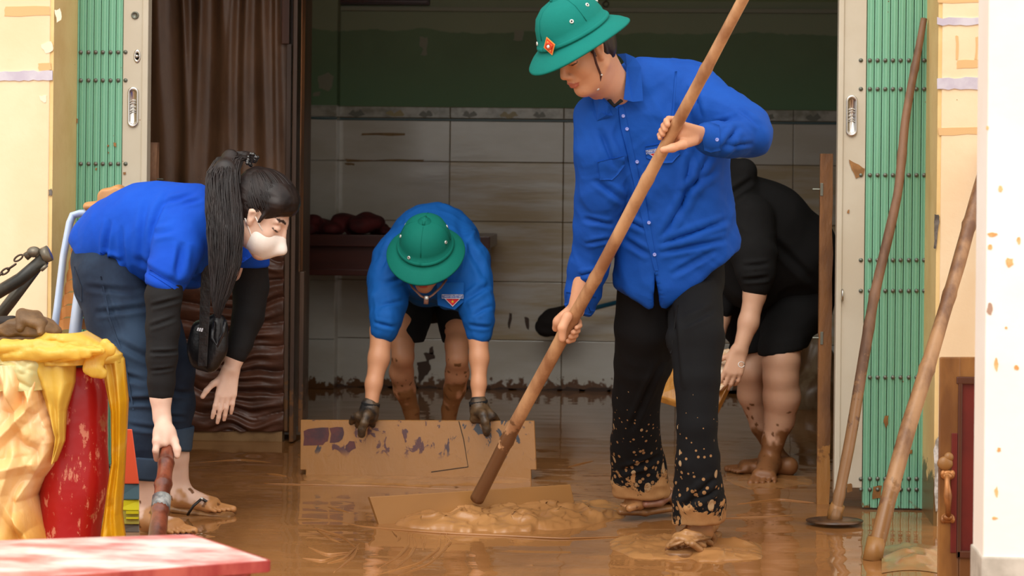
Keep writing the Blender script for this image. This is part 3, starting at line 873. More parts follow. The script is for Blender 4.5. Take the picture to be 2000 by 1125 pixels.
o = obj('gathered_padding', V, Q, m_sheet2, wd, smooth=True, label='lower part of the sheet gathered in level folds'); sm_ = o.modifiers.new('s', 'SOLIDIFY'); sm_.thickness = .004

# ================================================================== DOOR POSTS
m_post = M('mud_caked_wood', C(140, 94, 52), .5, C(100, 64, 36), 9, st=(1, 1, .25), bump=(26, .005, (1, 1, .4)), mud=(-.05, .5, .8))
m_post2 = M('rusty_wood', C(150, 110, 80), .7, C(92, 58, 40), 9, st=(1, 1, .5), bump=(26, .004, (1, 1, .4)))
def post(px0, px1, pyt, y, mat, label, lean=0):
    a = PY(px0, pyt, y); c_ = PY(px1, pyt, y); w = c_[0] - a[0]
    r = root('door_stile', ((a[0] + c_[0]) / 2, y + .02, 0), label, 'post')
    b = B(); n = 14; rnd = random.Random(int(px0))
    P = []
    for i in range(n + 1):
        z_ = a[2] * i / n
        P.append([(a[0] + rnd.uniform(-.002, .002), y, z_), (c_[0] + rnd.uniform(-.003, .003), y + rnd.uniform(0, .003), z_), (c_[0], y + .04, z_), (a[0], y + .04, z_)])
    V = [p for q_ in P for p in q_]; Fc = [(i * 4 + k, i * 4 + (k + 1) % 4, i * 4 + 4 + (k + 1) % 4, i * 4 + 4 + k) for i in range(n) for k in range(4)] + [(3, 2, 1, 0), tuple(n * 4 + k for k in range(4))]
    b.add(V, Fc); b.out('timber', mat, r)
    return r, a, c_
r, a, c_ = post(1603, 1628, 300, 7.50, m_post, 'mud caked upright wooden door stile just inside the right gate')
for py in (370, 660):
    p = PY(1604, py, 7.51); b = B(); b.tube([p + [.02, 0, 0], p + [-.03, 0, 0]], .004, 8); b.box(p + [-.004, -.012, -.022], p + [.006, .012, .022], .001); b.out('hinge_pin', m_rivet, r)
r, a, c_ = post(287, 306, 278, 7.50, m_post2, 'rust stained upright wooden door stile beside the left gate panel')
p = PY(306, 350, 7.51); b = B(); b.tube([p, p + [.025, -.005, 0]], .003, 8); b.out('hinge_pin', m_rivet, r)

# ================================================================== WALL SHELF, RED CLOTH, BROOM, PICTURE
m_red_wood = M('dark_red_lacquer', C(84, 40, 30), .3, C(62, 28, 22), 5, st=(.2, 1, 1))
sh = root('wall_shelf', PY(760, 535, 10.6), 'dark red lacquered shelf fixed to the tiled wall behind the crouching man', 'shelf')
def shbx(name, p0, p1, q0, q1, y0, y1): 
    a = PY(p0, q1, y0); c_ = PY(p1, q0, y0); b = B(); b.box((a[0], y0, a[2]), (c_[0], y1, c_[2]), .004); return b.out(name, m_red_wood, sh)
shbx('top', 560, 957, 462, 480, 10.45, 10.93); shbx('apron', 566, 948, 480, 530, 10.50, 10.53); shbx('moulding', 563, 951, 530, 537, 10.485, 10.53)
shbx('side_panel', 940, 948, 480, 534, 10.53, 10.93); shbx('side_panel', 566, 574, 480, 534, 10.53, 10.93)
sd = SD(.008); rnd = random.Random(8)
top_z = PY(700, 462, 10.45)[2]
for px, py, r_ in ((600, 447, 16), (625, 442, 20), (650, 446, 17), (680, 436, 20), (705, 440, 22), (728, 434, 18), (740, 448, 15), (612, 432, 14), (665, 430, 13), (716, 426, 13), (640, 455, 14), (695, 455, 14), (755, 452, 9)):
    c0 = PY(px, py, 10.55 + rnd.uniform(-.03, .08)); rr = r_ * 10.5 / FPX; c0[2] = max(c0[2], top_z + rr * .55); sd.ell(c0, (rr * 1.3, rr * 1.6, rr * .8), k=.02)
zt = top_z + .003
sd.cut(lambda X, Y, Z: zt - Z + 0 * X + 0 * Y)
V, Q = sd.build(1); V = wrinkle(V, Q, .008, 14, (1, .3, 0), .5, 3)
obj('cloth_bundle', V, Q, M('dark_red_cloth', C(88, 22, 24), .8, C(60, 14, 16), 12), smooth=True, label='rumpled dark red cloth bundle lying on the wall shelf', cat='cloth')
b = B(); a = PY(660, 9, YB - .02); c_ = PY(840, -60, YB - .02)
b.box((a[0], YB - .03, a[2]), (c_[0], YB - .001, c_[2]), .003); pr = b.out('hung_frame', M('dark_frame', C(52, 28, 22), .5), label='dark wooden frame hung high on the green wall', cat='frame')
for z_ in (.012, .028):
    b = B(); b.box((a[0] + .012, YB - .036, a[2] + z_), (c_[0] - .012, YB - .03, a[2] + z_ + .008), .001); b.out('moulding', m_red_wood, pr)
b = B(); p = PY(1183, 4, YB + .014); b.tube([p + [0, 0, .03], p + [0, -.012, .02], p + [0, -.02, 0]], .004, 8)
b.tube([p + [.014 * math.sin(t), -.02, -.012 + .014 * math.cos(t)] for t in np.linspace(0, 6.28, 17)], .003, 6); b.out('wall_hook', m_rivet, label='small dark ring hook on the wall ledge right of the standing helmet', cat='hook')
br = root('broom', PZ(1080, 770, 0), 'black broom head on a blue handle leaning at the tiled wall', 'broom')
a = PY(1095, 618, 10.75); c_ = PY(1255, 578, 10.98)
b = B(); b.tube([a, c_], .012, 10); b.out('handle', M('blue_plastic', C(24, 84, 110), .4), br, smooth=True)
sd = SD(.009)
for px, py, r_ in ((1092, 622, 24), (1078, 630, 26), (1066, 638, 20), (1098, 640, 14), (1108, 612, 16)): c0 = PY(px, py, 10.78); rr = r_ * 10.7 / FPX; sd.ell(c0, (rr, rr * .6, rr * .95), k=.02)
V, Q = sd.build(1); V = wrinkle(V, Q, .008, 30, (1, 0, -.3), .15, 5)
obj('bristles', V, Q, M('black_bristle', C(26, 20, 18), .9), br, smooth=True)
# muddy cloth hanging behind the right stile
sd = SD(.012); 
for px, py, r_ in ((1590, 690, 26), (1605, 720, 34), (1590, 760, 30), (1615, 770, 30), (1575, 740, 16)): c0 = PY(px, py, 10.5); rr = r_ * 10.5 / FPX; sd.ell(c0, (rr, rr * .7, rr * 1.2), k=.05)
c0 = PY(1595, 800, 10.5); sd.ell((c0[0], 10.5, .06), (.16, .14, .12), k=.05); sd.cut(lambda X, Y, Z: -.005 - Z + 0 * X + 0 * Y)
V, Q = sd.build(1); V = wrinkle(V, Q, .016, 9, (.25, 0, 1), .12, 6)
obj('wet_sack', V, Q, M('muddy_pale_cloth', C(136, 118, 92), .4, C(88, 60, 34), 7, st=(1, 1, .2)), smooth=True, label='pale mud streaked sack slumped by the wall behind the right stile', cat='sack')
# ================================================================== FOREGROUND RIGHT
pxp = J(1925, 600, 4.62)
b = B(); b.box((pxp[0], pxp[1], -.05), (pxp[0] + .9, pxp[1] + .15, 3.6), .006); pil = structure(b.out('wall_pillar', m_white_paint))
b = B(); p = J(1905, 1090, 4.6); b.box((pxp[0] - .004, pxp[1] - .006, -.02), (pxp[0] + .9, pxp[1] + .155, p[2]), .004); b.out('bare_base', M('grey_bare_render', C(206, 196, 182), .8, C(170, 160, 146), 9), pil)
m_st = M('orange_stain', C(240, 190, 130), .7, C(216, 150, 84), 30); m_st2 = M('brown_stain', C(176, 140, 118), .7)
rnd = random.Random(6)
for cx_, cy_, rx_, ry_ in ((1938, 458, 11, 5), (1933, 604, 6, 15), (1972, 512, 10, 12), (1946, 712, 4, 14), (1985, 718, 6, 6), (1946, 960, 4, 12), (1954, 368, 5, 8), (1934, 482, 5, 6), (1951, 878, 4, 6), (1942, 1012, 7, 4), (1928, 250, 3, 5), (1990, 470, 5, 8), (1965, 640, 3, 3), (2040, 560, 9, 7)):
    pp = [(cx_ + rx_ * math.cos(t) * rnd.uniform(.6, 1.1), cy_ + ry_ * math.sin(t) * rnd.uniform(.6, 1.1)) for t in np.linspace(0, 6.28, 12)[:-1]]
    blob(pp, float(pxp[1]) - .0005, m_st2 if ry_ == 15 else m_st, 'stain', pil, .5, cx_, .001)

m_door_w = M('muddy_varnished_wood', C(168, 116, 60), .35, C(112, 70, 36), 5, st=(1, 1, .3), bump=(18, .004, (1, 1, .5)))
m_door_r = M('dark_red_door_panel', C(112, 30, 24), .42, C(88, 22, 20), 4)
DD = 5.95
ld = root('leaning_door', J(1900, 1140, DD), 'muddy wooden door leaf with dark red panel and handle standing behind the white pillar', 'door leaf')
def dbx(name, p0, p1, q0, q1, d0, th, mat, bev=.004, floor_=False, **k):
    P = [J(p0, q1, d0), J(p1, q1, d0), J(p1, q1, d0 + th), J(p0, q1, d0 + th), J(p0, q0, d0), J(p1, q0, d0), J(p1, q0, d0 + th), J(p0, q0, d0 + th)]
    for i in range(4):
        P[i + 4][0] = P[i][0] + (.0)
        if floor_: P[i][2] = 0
    b = B(); b.hexa(P, bev); return b.out(name, mat, ld, **k)
dbx('stile', 1830, 1872, 697, 1147, DD, .045, m_door_w, .005, True)
dbx('rail', 1872, 2110, 697, 742, DD + .002, .04, m_door_w)
dbx('stile', 2110, 2150, 697, 1147, DD, .045, m_door_w, .005, True)
dbx('rail', 1872, 2110, 1086, 1147, DD + .002, .04, m_door_w, .004, True)
dbx('panel', 1866, 2116, 736, 1092, DD + .008, .02, m_door_r, .012)
b = B()
for p0, p1, q0, q1 in ((1868, 2112, 738, 750), (1868, 2112, 1078, 1090), (1868, 1880, 738, 1090), (2102, 2114, 738, 1090)):
    b.box(J(p0, q1, DD)*[1,1,1] + [0, -.004, 0], [J(p1, q0, DD)[0], J(p0, q1, DD)[1] + .02, J(p1, q0, DD)[2]], .003)
b.out('beading', M('dark_beading', C(84, 44, 26), .4), ld)
dbx('stile', 1856, 1868, 846, 1080, DD - .003, .01, m_door_r, .002, label='strip where the red paint shows through the mud')
hb = B(); hx = lambda x, y, o=0: J(x, y, DD - o)
hb.tube([hx(1850, 929, .03), hx(1850, 945, .045), hx(1851, 968, .05), hx(1852, 992, .045), hx(1852, 1008, .03)], [.008, .0075, .0125, .0075, .008], 12)
for y_ in (928, 1012):
    hb.sphere(hx(1851, y_, .006), (.020, .010, .014)); hb.sphere(hx(1851, y_ + (2 if y_ < 960 else -2), .026), (.014, .012, .010))
    hb.sphere(hx(1842, y_ + (-3 if y_ < 960 else 3), .006), (.008, .008, .010)); hb.sphere(hx(1860, y_ + (-3 if y_ < 960 else 3), .006), (.008, .008, .010))
hb.out('handle', M('muddy_brass', C(186, 124, 70), .3, C(140, 90, 50), 14, metal=.35), ld, smooth=True)
hb = B(); hb.sphere(hx(1846, 905, .0), (.022, .012, .02)); hb.sphere(hx(1853, 893, .0), (.014, .010, .014)); hb.out('mud_lump', m_mudcoat, ld, smooth=True)

# ------------------------------------------------------------------ leaning poles
def pole(name, pts, Rs, mat, parent, nodes=(), seed=0, seg=14, n=60, wob=.003):
    """pts list of 3D points, Rs radii at those points, nodes fractions with a bamboo swelling"""
    P = np.array(pts, float); L = np.concatenate([[0], np.cumsum(np.linalg.norm(P[1:] - P[:-1], axis=1))]); T = L / L[-1]
    out = []; rr = []
    for i in range(n + 1):
        t = i / n; p = np.array([np.interp(t, T, P[:, a]) for a in range(3)])
        p = p + wob * np.array([float(noise(np.array([[t * 6, seed, a]]), 1, seed)[0]) for a in range(3)])
        r_ = float(np.interp(t, T, Rs)); r_ *= 1 + .05 * float(noise(np.array([[t * 14, seed, 5.]]), 1, seed)[0])
        for q_ in nodes: r_ *= 1 + .16 * math.exp(-((t - q_) * L[-1] / .012) ** 2)
        out.append(p); rr.append(r_)
    for _ in range(2): out = [out[0]] + [(out[i - 1] + 2 * out[i] + out[i + 1]) / 4 for i in range(1, n)] + [out[-1]]
    b = B(); b.tube(out, rr, seg); return b.out(name, mat, parent, smooth=True), out
m_stick = M('old_bamboo', C(140, 104, 78), .55, C(98, 70, 52), 14, st=(1, 1, .3), bump=(30, .002, (1, 1, .2)), mud=(-.1, 1.2, .78), mudcol=C(150, 112, 76))
ho = root('hoe', PZ(1630, 1028), 'long stick handled tool with a flat blade leaning on the right green gate', 'hoe')
ht = [J(1631, 1020, 7.02), J(1655, 880, 7.05), J(1680, 740, 7.09), J(1706, 590, 7.13), J(1732, 480, 7.16), J(1752, 380, 7.18), J(1768, 240, 7.22), J(1789, 120, 7.26), J(1803, 36, 7.28)]
pole('shaft', ht, [.018, .0195, .0185, .017, .0162, .0155, .0145, .0128, .0105], m_stick, ho, (.05, .38, .44, .72, .9), 1, n=80)
b = B(); c0 = PZ(1630, 1024) + [0, 0, .012]; X1 = RN[:, 0]; Y1 = unit(np.array([-X1[1], X1[0], 0])); Z1 = np.array([0, 0, 1.])
b.lathe([(0, -.004), (.092, -.002), (.094, .001), (.05, .006), (0, .009)], X1, Y1, Z1, c0, 40, 1, .9); b.out('blade', M('muddy_iron', C(96, 66, 42), .35, C(60, 42, 30), 14), ho, smooth=True)
b = B(); b.tube([c0 + [0, 0, .0], c0 + [.002, 0, .03], J(1637, 985, 7.03)], [.026, .025, .023], 14); b.out('socket', m_mudcoat, ho, smooth=True)
m_bam = M('mottled_bamboo', C(180, 136, 94), .45, C(110, 72, 46), 9, st=(1, 1, .5), bump=(30, .001, (1, 1, .2)), mud=(-.2, .7, .75), mudcol=C(150, 108, 66))
bp = root('bamboo_pole', PZ(1705, 1096), 'thick mottled bamboo pole leaning across the wall beside the right gate', 'pole')
pt = [J(1704, 1095, 6.42), J(1732, 985, 6.47), J(1772, 840, 6.56), J(1816, 700, 6.66), J(1870, 520, 6.80), J(1900, 420, 6.88), J(1935, 290, 6.98)]
pole('shaft', pt, [.0245, .0245, .024, .0225, .0215, .021, .020], m_bam, bp, (.16, .44, .62, .8), 3, n=80, wob=.002)
b = B(); b.tube([J(1703, 1098, 6.42), J(1712, 1052, 6.44)], [.030, .028], 14); b.out('collar', m_mudcoat, bp, smooth=True)
# muddy sheet of plastic on the water at the foot of the bamboo
V = []; nu, nv = 44, 22
for i in range(nu + 1):
    for j in range(nv + 1):
        u, v = i / nu, j / nv
        px = 1722 + 112 * u; py = 1070 + 52 * v - 6 * math.sin(math.pi * u)
        p = PZ(px, py); h_ = .004 + .028 * math.sin(math.pi * min(1, u * 1.0)) * math.sin(math.pi * v) ** .5 * (.5 + .5 * float(noise(np.array([[u * 5, v * 9, 1.]]), 1, 2)[0]))
        V.append(p + [0, 0, h_])
Q = np.array([(i * (nv + 1) + j, (i + 1) * (nv + 1) + j, (i + 1) * (nv + 1) + j + 1, i * (nv + 1) + j + 1) for i in range(nu) for j in range(nv)])
obj('plastic_sheet', V, Q, M('muddy_plastic', C(150, 132, 90), .2, C(160, 110, 66), 5), smooth=True, label='crumpled muddy plastic sheet floating at the foot of the bamboo pole', cat='plastic sheet')

# ================================================================== FOREGROUND LEFT
# red board table, very near
m_tab = M('worn_red_paint', C(242, 224, 214), .4, C(206, 112, 104), 5, st=(1, 2.2, 1), bump=(20, .001))
m_tabe = M('red_board_edge', C(150, 34, 34), .5, C(196, 96, 80), 9, st=(1, 1, .3))
tb = root('low_table', PZ(250, 1400), 'worn red and white painted board table in the left foreground', 'table')
zt = .42
A_ = [PZ(-260, 1063, zt), PZ(372, 1043, zt), PZ(523, 1093, zt), PZ(-260, 1152, zt)]
th = .020
cn = sum(A_) / 4
b = B(); b.hexa([p - [0, 0, th] for p in (A_[0], A_[3], A_[2], A_[1])] + [A_[0], A_[3], A_[2], A_[1]], .003); tt = b.out('table_top', m_tab, tb)
for i_, (e0, e1) in enumerate(((A_[3], A_[2]), (A_[2], A_[1]))):
    n_ = unit(np.cross(e1 - e0, [0, 0, 1.])); n_ = n_ if n_ @ ((e0 + e1) / 2 - cn) > 0 else -n_
    b = B(); q0 = [e0, e1, e1 + n_ * .006, e0 + n_ * .006]
    b.hexa([p - [0, 0, th + .003] for p in q0] + [p - [0, 0, .001] for p in q0], .001); b.out('edge_strip', m_tabe, tb)
for p in A_:
    q_ = p + (cn - p) * .14; b = B(); b.hexa([q_ + [dx, dy, -p[2]] for dx, dy in ((-.018, -.018), (.018, -.018), (.018, .018), (-.018, .018))] + [q_ + [dx, dy, -th] for dx, dy in ((-.022, -.022), (.022, -.022), (.022, .022), (-.022, .022))], .002)
    b.out('leg', m_tabe, tb)

# plastic chairs stacked behind the woman
m_chair_b = M('pale_blue_plastic', C(176, 196, 226), .35, C(196, 204, 216), 4)
m_chair_o = M('orange_plastic_slats', C(214, 150, 84), .4, C(196, 130, 70), 6)
ch = root('plastic_chair', J(150, 1000, 7.0) * [1, 1, 0], 'pale blue plastic chair with orange slatted back standing behind the woman', 'chair')
fr = [(104, 660, 6.95), (112, 600, 6.97), (124, 500, 7.02), (136, 436, 7.05), (142, 421, 7.06), (156, 417, 7.06), (230, 415, 7.06), (330, 420, 7.08)]
b = B(); 
for i in range(len(fr) - 1):
    a, c_ = fr[i], fr[i + 1]
b.tube([J(*p) for p in fr], [7 * 7 / FPX] * len(fr), 10, flat=1.6); b.out('back_frame', m_chair_b, ch, smooth=True)
b = B(); b.tube([J(158, 560, 6.98), J(150, 620, 6.97), J(140, 700, 6.96)], 12 * 7 / FPX, 10, flat=1.4); b.tube([J(178, 560, 7.02), J(186, 700, 7.0), J(200, 720, 7.0)], 14 * 7 / FPX, 10); b.out('back_frame', m_chair_b, ch, smooth=True)
for i in range(8):
    y0_ = 446 + i * 25; x0_ = 142 - i * 4.2
    P = [J(x0_ + 1, y0_ + 16, 7.03), J(x0_ + 4, y0_ + 6, 7.03), J(x0_ + 12, y0_ + 1, 7.02), J(x0_ + 30, y0_, 7.01), J(x0_ + 70, y0_ + 2, 7.01)]
    bot = [p - [0, -.004, .036] for p in P]
    V = [p + [0, -.004, 0] for p in P] + [p + [0, -.004, 0] for p in bot] + [p + [0, .004, 0] for p in P] + [p + [0, .004, 0] for p in bot]
    n = 5; Fc = []
    for k_ in range(n - 1):
        Fc += [(k_, n + k_, n + k_ + 1, k_ + 1), (2 * n + k_, 2 * n + k_ + 1, 3 * n + k_ + 1, 3 * n + k_), (k_, k_ + 1, 2 * n + k_ + 1, 2 * n + k_), (n + k_, 3 * n + k_, 3 * n + k_ + 1, n + k_ + 1)]
    Fc += [(0, 2 * n, 3 * n, n), (n - 1, 2 * n - 1, 4 * n - 1, 3 * n - 1)]
    obj('slat', V, Fc, m_chair_o, ch)
b = B(); a = J(118, 690, 6.9); b.hexa([J(118, 705, 6.9), J(300, 705, 6.9), J(310, 705, 7.3), J(128, 705, 7.3), J(118, 690, 6.9), J(300, 690, 6.9), J(310, 690, 7.3), J(128, 690, 7.3)], .006); b.out('seat', m_chair_b, ch)
for (x_, D_) in ((125, 6.95), (290, 6.95), (135, 7.28), (300, 7.28)):
    p = J(x_, 700, D_); b = B(); b.tube([p, (p[0] + (-.03 if x_ < 200 else .03), p[1], .0)], [.020, .016], 10); b.out('leg', m_chair_b, ch, smooth=True)

# slipper on the chair back
m_slip = M('tan_rubber', C(206, 152, 96), .5, C(190, 134, 80), 8)
sl = root('slipper', J(210, 412, 7.05), 'tan rubber slipper lying on top of the plastic chair back', 'slipper')
sd = SD(.005); sd.chain([(172, 403, 7.05, 9), (200, 402, 7.05, 11), (240, 402, 7.05, 11), (262, 400, 7.05, 9)], .01, flat=2.2); V, Q = sd.build(1); obj('sole', V, Q, m_slip, sl, smooth=True)
sd = SD(.005); sd.chain([(192, 396, 7.05, 9), (208, 382, 7.05, 12), (232, 373, 7.05, 10), (246, 384, 7.05, 13)], .02, flat=2.2); sd.ell(J(184, 388, 7.05), (.018, .06, .012), k=.01, sub=True); V, Q = sd.build(1); obj('strap', V, Q, m_slip, sl, smooth=True)

# black tubes with a chain
m_tube = M('grimy_black_steel', C(44, 44, 42), .4, C(92, 84, 70), 7, metal=.3)
tf = root('tube_frame', PZ(-60, 1060), 'grimy black steel tubes with a chain leaning in from the left edge', 'metal frame')
DT = 6.1
b = B(); b.tube([J(86, 506, DT), J(40, 545, DT), (J(-120, 640, DT))], 13 * DT / FPX, 16); b.out('tube', m_tube, tf, smooth=True)
b = B(); b.tube([J(72, 520, DT + .08), J(20, 590, DT + .08), J(-100, 745, DT + .08)], 12 * DT / FPX, 16); b.tube([J(-120, 640, DT), J(-110, 900, DT), J(-110, 1000, DT) * [1, 1, 0]], .016, 12); b.tube([J(-100, 745, DT + .08), J(-90, 1000, DT + .08) * [1, 1, 0]], .016, 12); b.out('tube', m_tube, tf, smooth=True)
b = B(); b.tube([J(84, 500, DT), J(97, 494, DT)], 16 * DT / FPX, 18); b.tube([J(84, 521, DT - .02), J(88, 525, DT - .02)], .012, 10); b.sphere(J(66, 492, DT), (.020, .02, .016)); b.tube([J(50, 502, DT), J(66, 490, DT), J(76, 500, DT)], .012, 10); b.out('end_cap', M('scuffed_steel', C(120, 112, 98), .35, C(60, 56, 50), 12, metal=.5), tf, smooth=True)
for i in range(4):
    x_ = 36 - i * 13; y_ = 512 + i * 9 - (8 if i == 0 else 0); b = B()
    pc = J(x_, y_, DT - .02); ax1 = unit(RN[:, 0] * .8 + RN[:, 1] * .55); ax2 = RN[:, 2] if i % 2 else unit(np.cross(ax1, RN[:, 2]))
    b.tube([pc + ax1 * .014 * math.cos(t) + ax2 * .006 * math.sin(t) for t in np.linspace(0, 6.283, 21)], .0028, 6); b.out('chain_link', M('dark_chain', C(74, 62, 52), .4, metal=.6) if i == 0 else bpy.data.materials['dark_chain'], tf, smooth=True)

# ------------------------------------------------------------------ yellow bag, red drum
DB = 6.05
q = N('scuffed_red_vinyl'); c = q.mix(q.noise(4, 3), C(190, 22, 26), C(150, 14, 20))
c = q.mix(q.ramp(q.noise(26, 6, .75, (1.3, 1, .5)), .565, .62), c, C(214, 130, 104)); c = q.mix(q.ramp(q.noise(9, 5, .7), .60, .68), c, C(176, 96, 66))
q.l(c, q.b.inputs['Base Color']); q.b.inputs['Roughness'].default_value = .35; q.bump(q.noise(7, 3), .008, .8); m_redc = q.m
rd = root('red_drum', PZ(160, 1075), 'scuffed red drum showing between the folds of the yellow bag', 'drum')
def prof_loft(rows_, D, flat=1.0, n=28, cap=True):
    b = B(); V = []
    for (x0_, x1_, y_) in rows_:
        cc = J((x0_ + x1_) / 2, y_, D); r_ = (x1_ - x0_) / 2 * D / FPX
        for k_ in range(n): t = 2 * math.pi * k_ / n; V.append(cc + [r_ * math.cos(t), r_ * flat * math.sin(t), 0])
    m = len(rows_); Fc = [(i * n + k_, i * n + (k_ + 1) % n, (i + 1) * n + (k_ + 1) % n, (i + 1) * n + k_) for i in range(m - 1) for k_ in range(n)]
    if cap: Fc += [tuple(range(n))[::-1], tuple((m - 1) * n + k_ for k_ in range(n))]
    return V, Fc
ys = np.linspace(706, 1066, 26)
rows_ = [(np.interp(y_, [706, 760, 900, 1066], [100, 90, 78, 74]), np.interp(y_, [706, 760, 850, 960, 1066], [196, 206, 213, 208, 196]) + 3 * math.sin(y_ * .035), y_) for y_ in ys]
V, Fc = prof_loft(rows_, DB + .0); obj('drum_body', V, Fc, m_redc, rd, smooth=True)
V, Fc = prof_loft([(96, 200, 690), (94, 204, 700), (94, 204, 712), (100, 198, 714)], DB); obj('drum_lid', V, Fc, M('black_rubber', C(40, 32, 34), .5, C(86, 70, 66), 12), rd, smooth=True)
V, Fc = prof_loft([(76, 198, 1062), (74, 200, 1066), (74, 200, 1073), (80, 194, 1074)], DB); obj('drum_base', V, Fc, bpy.data.materials['black_rubber'], rd, smooth=True)
q = N('thin_yellow_plastic')
nn = q.noise(2.6, 4, .6, (1, 1, .6), 1.2)
cc_ = q.mix(q.ramp(nn, .42, .58), C(232, 180, 30), C(246, 214, 96))
q.l(cc_, q.b.inputs['Base Color']); q.b.inputs['Roughness'].default_value = .25; q.b.inputs['Transmission Weight'].default_value = 0
q.b.inputs['Subsurface Weight'].default_value = .0; q.bump(q.noise(13, 4, .7, (1.4, 1, .5), 1.5), .004, .6)
tr = q.n('BsdfTranslucent'); tr.inputs[0].default_value = C(250, 200, 70); ad = q.n('MixShader'); ad.inputs[0].default_value = .35
q.l(q.b.outputs[0], ad.inputs[1]); q.l(tr.outputs[0], ad.inputs[2]); q.l(ad.outputs[0], q.t.nodes['Material Output'].inputs[0]); m_yel = q.m
q = N('pale_peach_plastic'); nn = q.noise(3.2, 4, .6, (1, 1, .6), 1.2)
cc_ = q.mix(q.ramp(nn, .40, .62), C(250, 214, 170), C(244, 196, 130)); cc_ = q.mix(q.ramp(q.z(), .30, .05), cc_, C(228, 168, 60))
q.l(cc_, q.b.inputs['Base Color']); q.b.inputs['Roughness'].default_value = .3; q.bump(q.noise(12, 4, .7, (1.4, 1, .5), 1.5), .004, .6); m_peach = q.m
yb = root('plastic_bag', PZ(60, 1090), 'big yellow plastic bag stuffed full and knotted beside the red drum', 'bag')
def crump(P, sc, seed, oc=3):
    o = 0; a = 1.; w = P + .05 * np.stack([noise(P, 9, seed + 1), noise(P, 9, seed + 2), noise(P, 9, seed + 3)], -1)
    for k_ in range(oc): o = o + a * np.abs(noise(w, sc * 1.9 ** k_, seed + k_)); a *= .55
    return o
def sheet(name, L, R, D, bulge, amp, sc, mat, seed, st=(1, 1, .5), nu=110, nv=130, vf=0, parent=None, pw=.6, extra=None, thick=.0015):
    """crumpled plastic: L,R lists of (py, px)"""
    y0_, y1_ = L[0][0], L[-1][0]
    U, Vv = np.meshgrid(np.linspace(0, 1, nu + 1), np.linspace(0, 1, nv + 1), indexing='ij')
    py = y0_ + (y1_ - y0_) * Vv
    l_ = np.interp(py, [p[0] for p in L], [p[1] for p in L]); r_ = np.interp(py, [p[0] for p in R], [p[1] for p in R])
    px = l_ + (r_ - l_) * (.5 - .5 * np.cos(np.pi * U))
    G_ = np.array([[J(px[i, j], py[i, j], D) for j in range(nv + 1)] for i in range(nu + 1)])
    S_ = G_ * st
    h_ = amp * (crump(S_, sc, seed) - .45)
    if vf: h_ = h_ + vf * np.sin(U * 19 + 2.2 * noise(S_, 5, seed + 9) + Vv * 2)
    if extra is not None: h_ = h_ + extra(px, py)
    fw = np.array([-RN[0, 2], -RN[1, 2], 0]) * -1
    G_ = G_ + (bulge * np.sin(np.pi * U) ** pw + h_ * np.sin(np.pi * U) ** .3)[..., None] * fw
    G_[..., 2] = np.maximum(G_[..., 2], .001)
    Q = np.array([(i * (nv + 1) + j, i * (nv + 1) + j + 1, (i + 1) * (nv + 1) + j + 1, (i + 1) * (nv + 1) + j) for i in range(nu) for j in range(nv)])
    o = obj(name, G_.reshape(-1, 3), Q, mat, parent, smooth=True); md = o.modifiers.new('s', 'SOLIDIFY'); md.thickness = thick; return o
def diag(a, b_, w, h):
    a = np.array(a, float); b_ = np.array(b_, float); e = b_ - a; n_ = np.linalg.norm(e)
    def f(px, py):
        t = np.clip(((px - a[0]) * e[0] + (py - a[1]) * e[1]) / n_ ** 2, 0, 1); d = np.hypot(px - a[0] - t * e[0], py - a[1] - t * e[1]); return h * np.maximum(0, 1 - d / w) * np.sin(np.pi * np.clip(t * .9 + .05, 0, 1)) ** .3
    return f
exs = [diag(*a) for a in (((30, 700), (75, 830), 16, .035), ((75, 740), (128, 850), 14, .03), ((128, 850), (60, 960), 18, .03), ((20, 850), (110, 760), 16, .03), ((0, 900), (90, 890), 18, .025), ((40, 960), (100, 1060), 14, .03), ((-20, 960), (30, 1070), 16, .03), ((60, 870), (20, 1000), 14, .02), ((105, 700), (80, 800), 12, .03))]
sheet('bag_body', [(700, -70), (1076, -90)], [(700, 128), (740, 130), (800, 126), (850, 133), (900, 122), (940, 92), (960, 82), (1000, 92), (1050, 106), (1076, 108)], DB, .20, .085, 8, m_peach, 21, (1, 1, .6), 150, 180, parent=yb, pw=.7, extra=lambda x, y: sum(e(x, y) for e in exs))
sheet('inner_layer', [(688, -60), (752, -60)], [(688, 140), (752, 122)], DB - .03, .17, .04, 12, M('pale_green_plastic', C(206, 206, 150), .3, C(236, 200, 120), 7), 25, (1, 1, 1), 90, 40, parent=yb, extra=lambda x, y: 0 * x)
sheet('outer_fold', [(690, 40), (760, 84), (850, 112), (900, 110)], [(690, 150), (745, 148), (800, 132), (860, 128), (900, 112)], DB - .12, .06, .03, 12, m_yel, 26, (1, 1, .5), 60, 90, .008, yb)
sheet('hanging_fold', [(676, 190), (720, 204), (800, 220), (900, 222), (1000, 206), (1074, 196)], [(676, 226), (700, 244), (780, 252), (900, 246), (1000, 240), (1074, 250)], DB - .05, .07, .03, 13, m_yel, 27, (1, 1, .25), 60, 150, .010, yb)
sheet('top_gather', [(645, 96), (665, 60), (706, 20)], [(645, 170), (665, 205), (690, 240), (706, 240)], DB - .06, .12, .05, 15, m_yel, 28, (.5, 1, 1), 120, 50, .0, yb)
sd = SD(.005); rnd = random.Random(12)
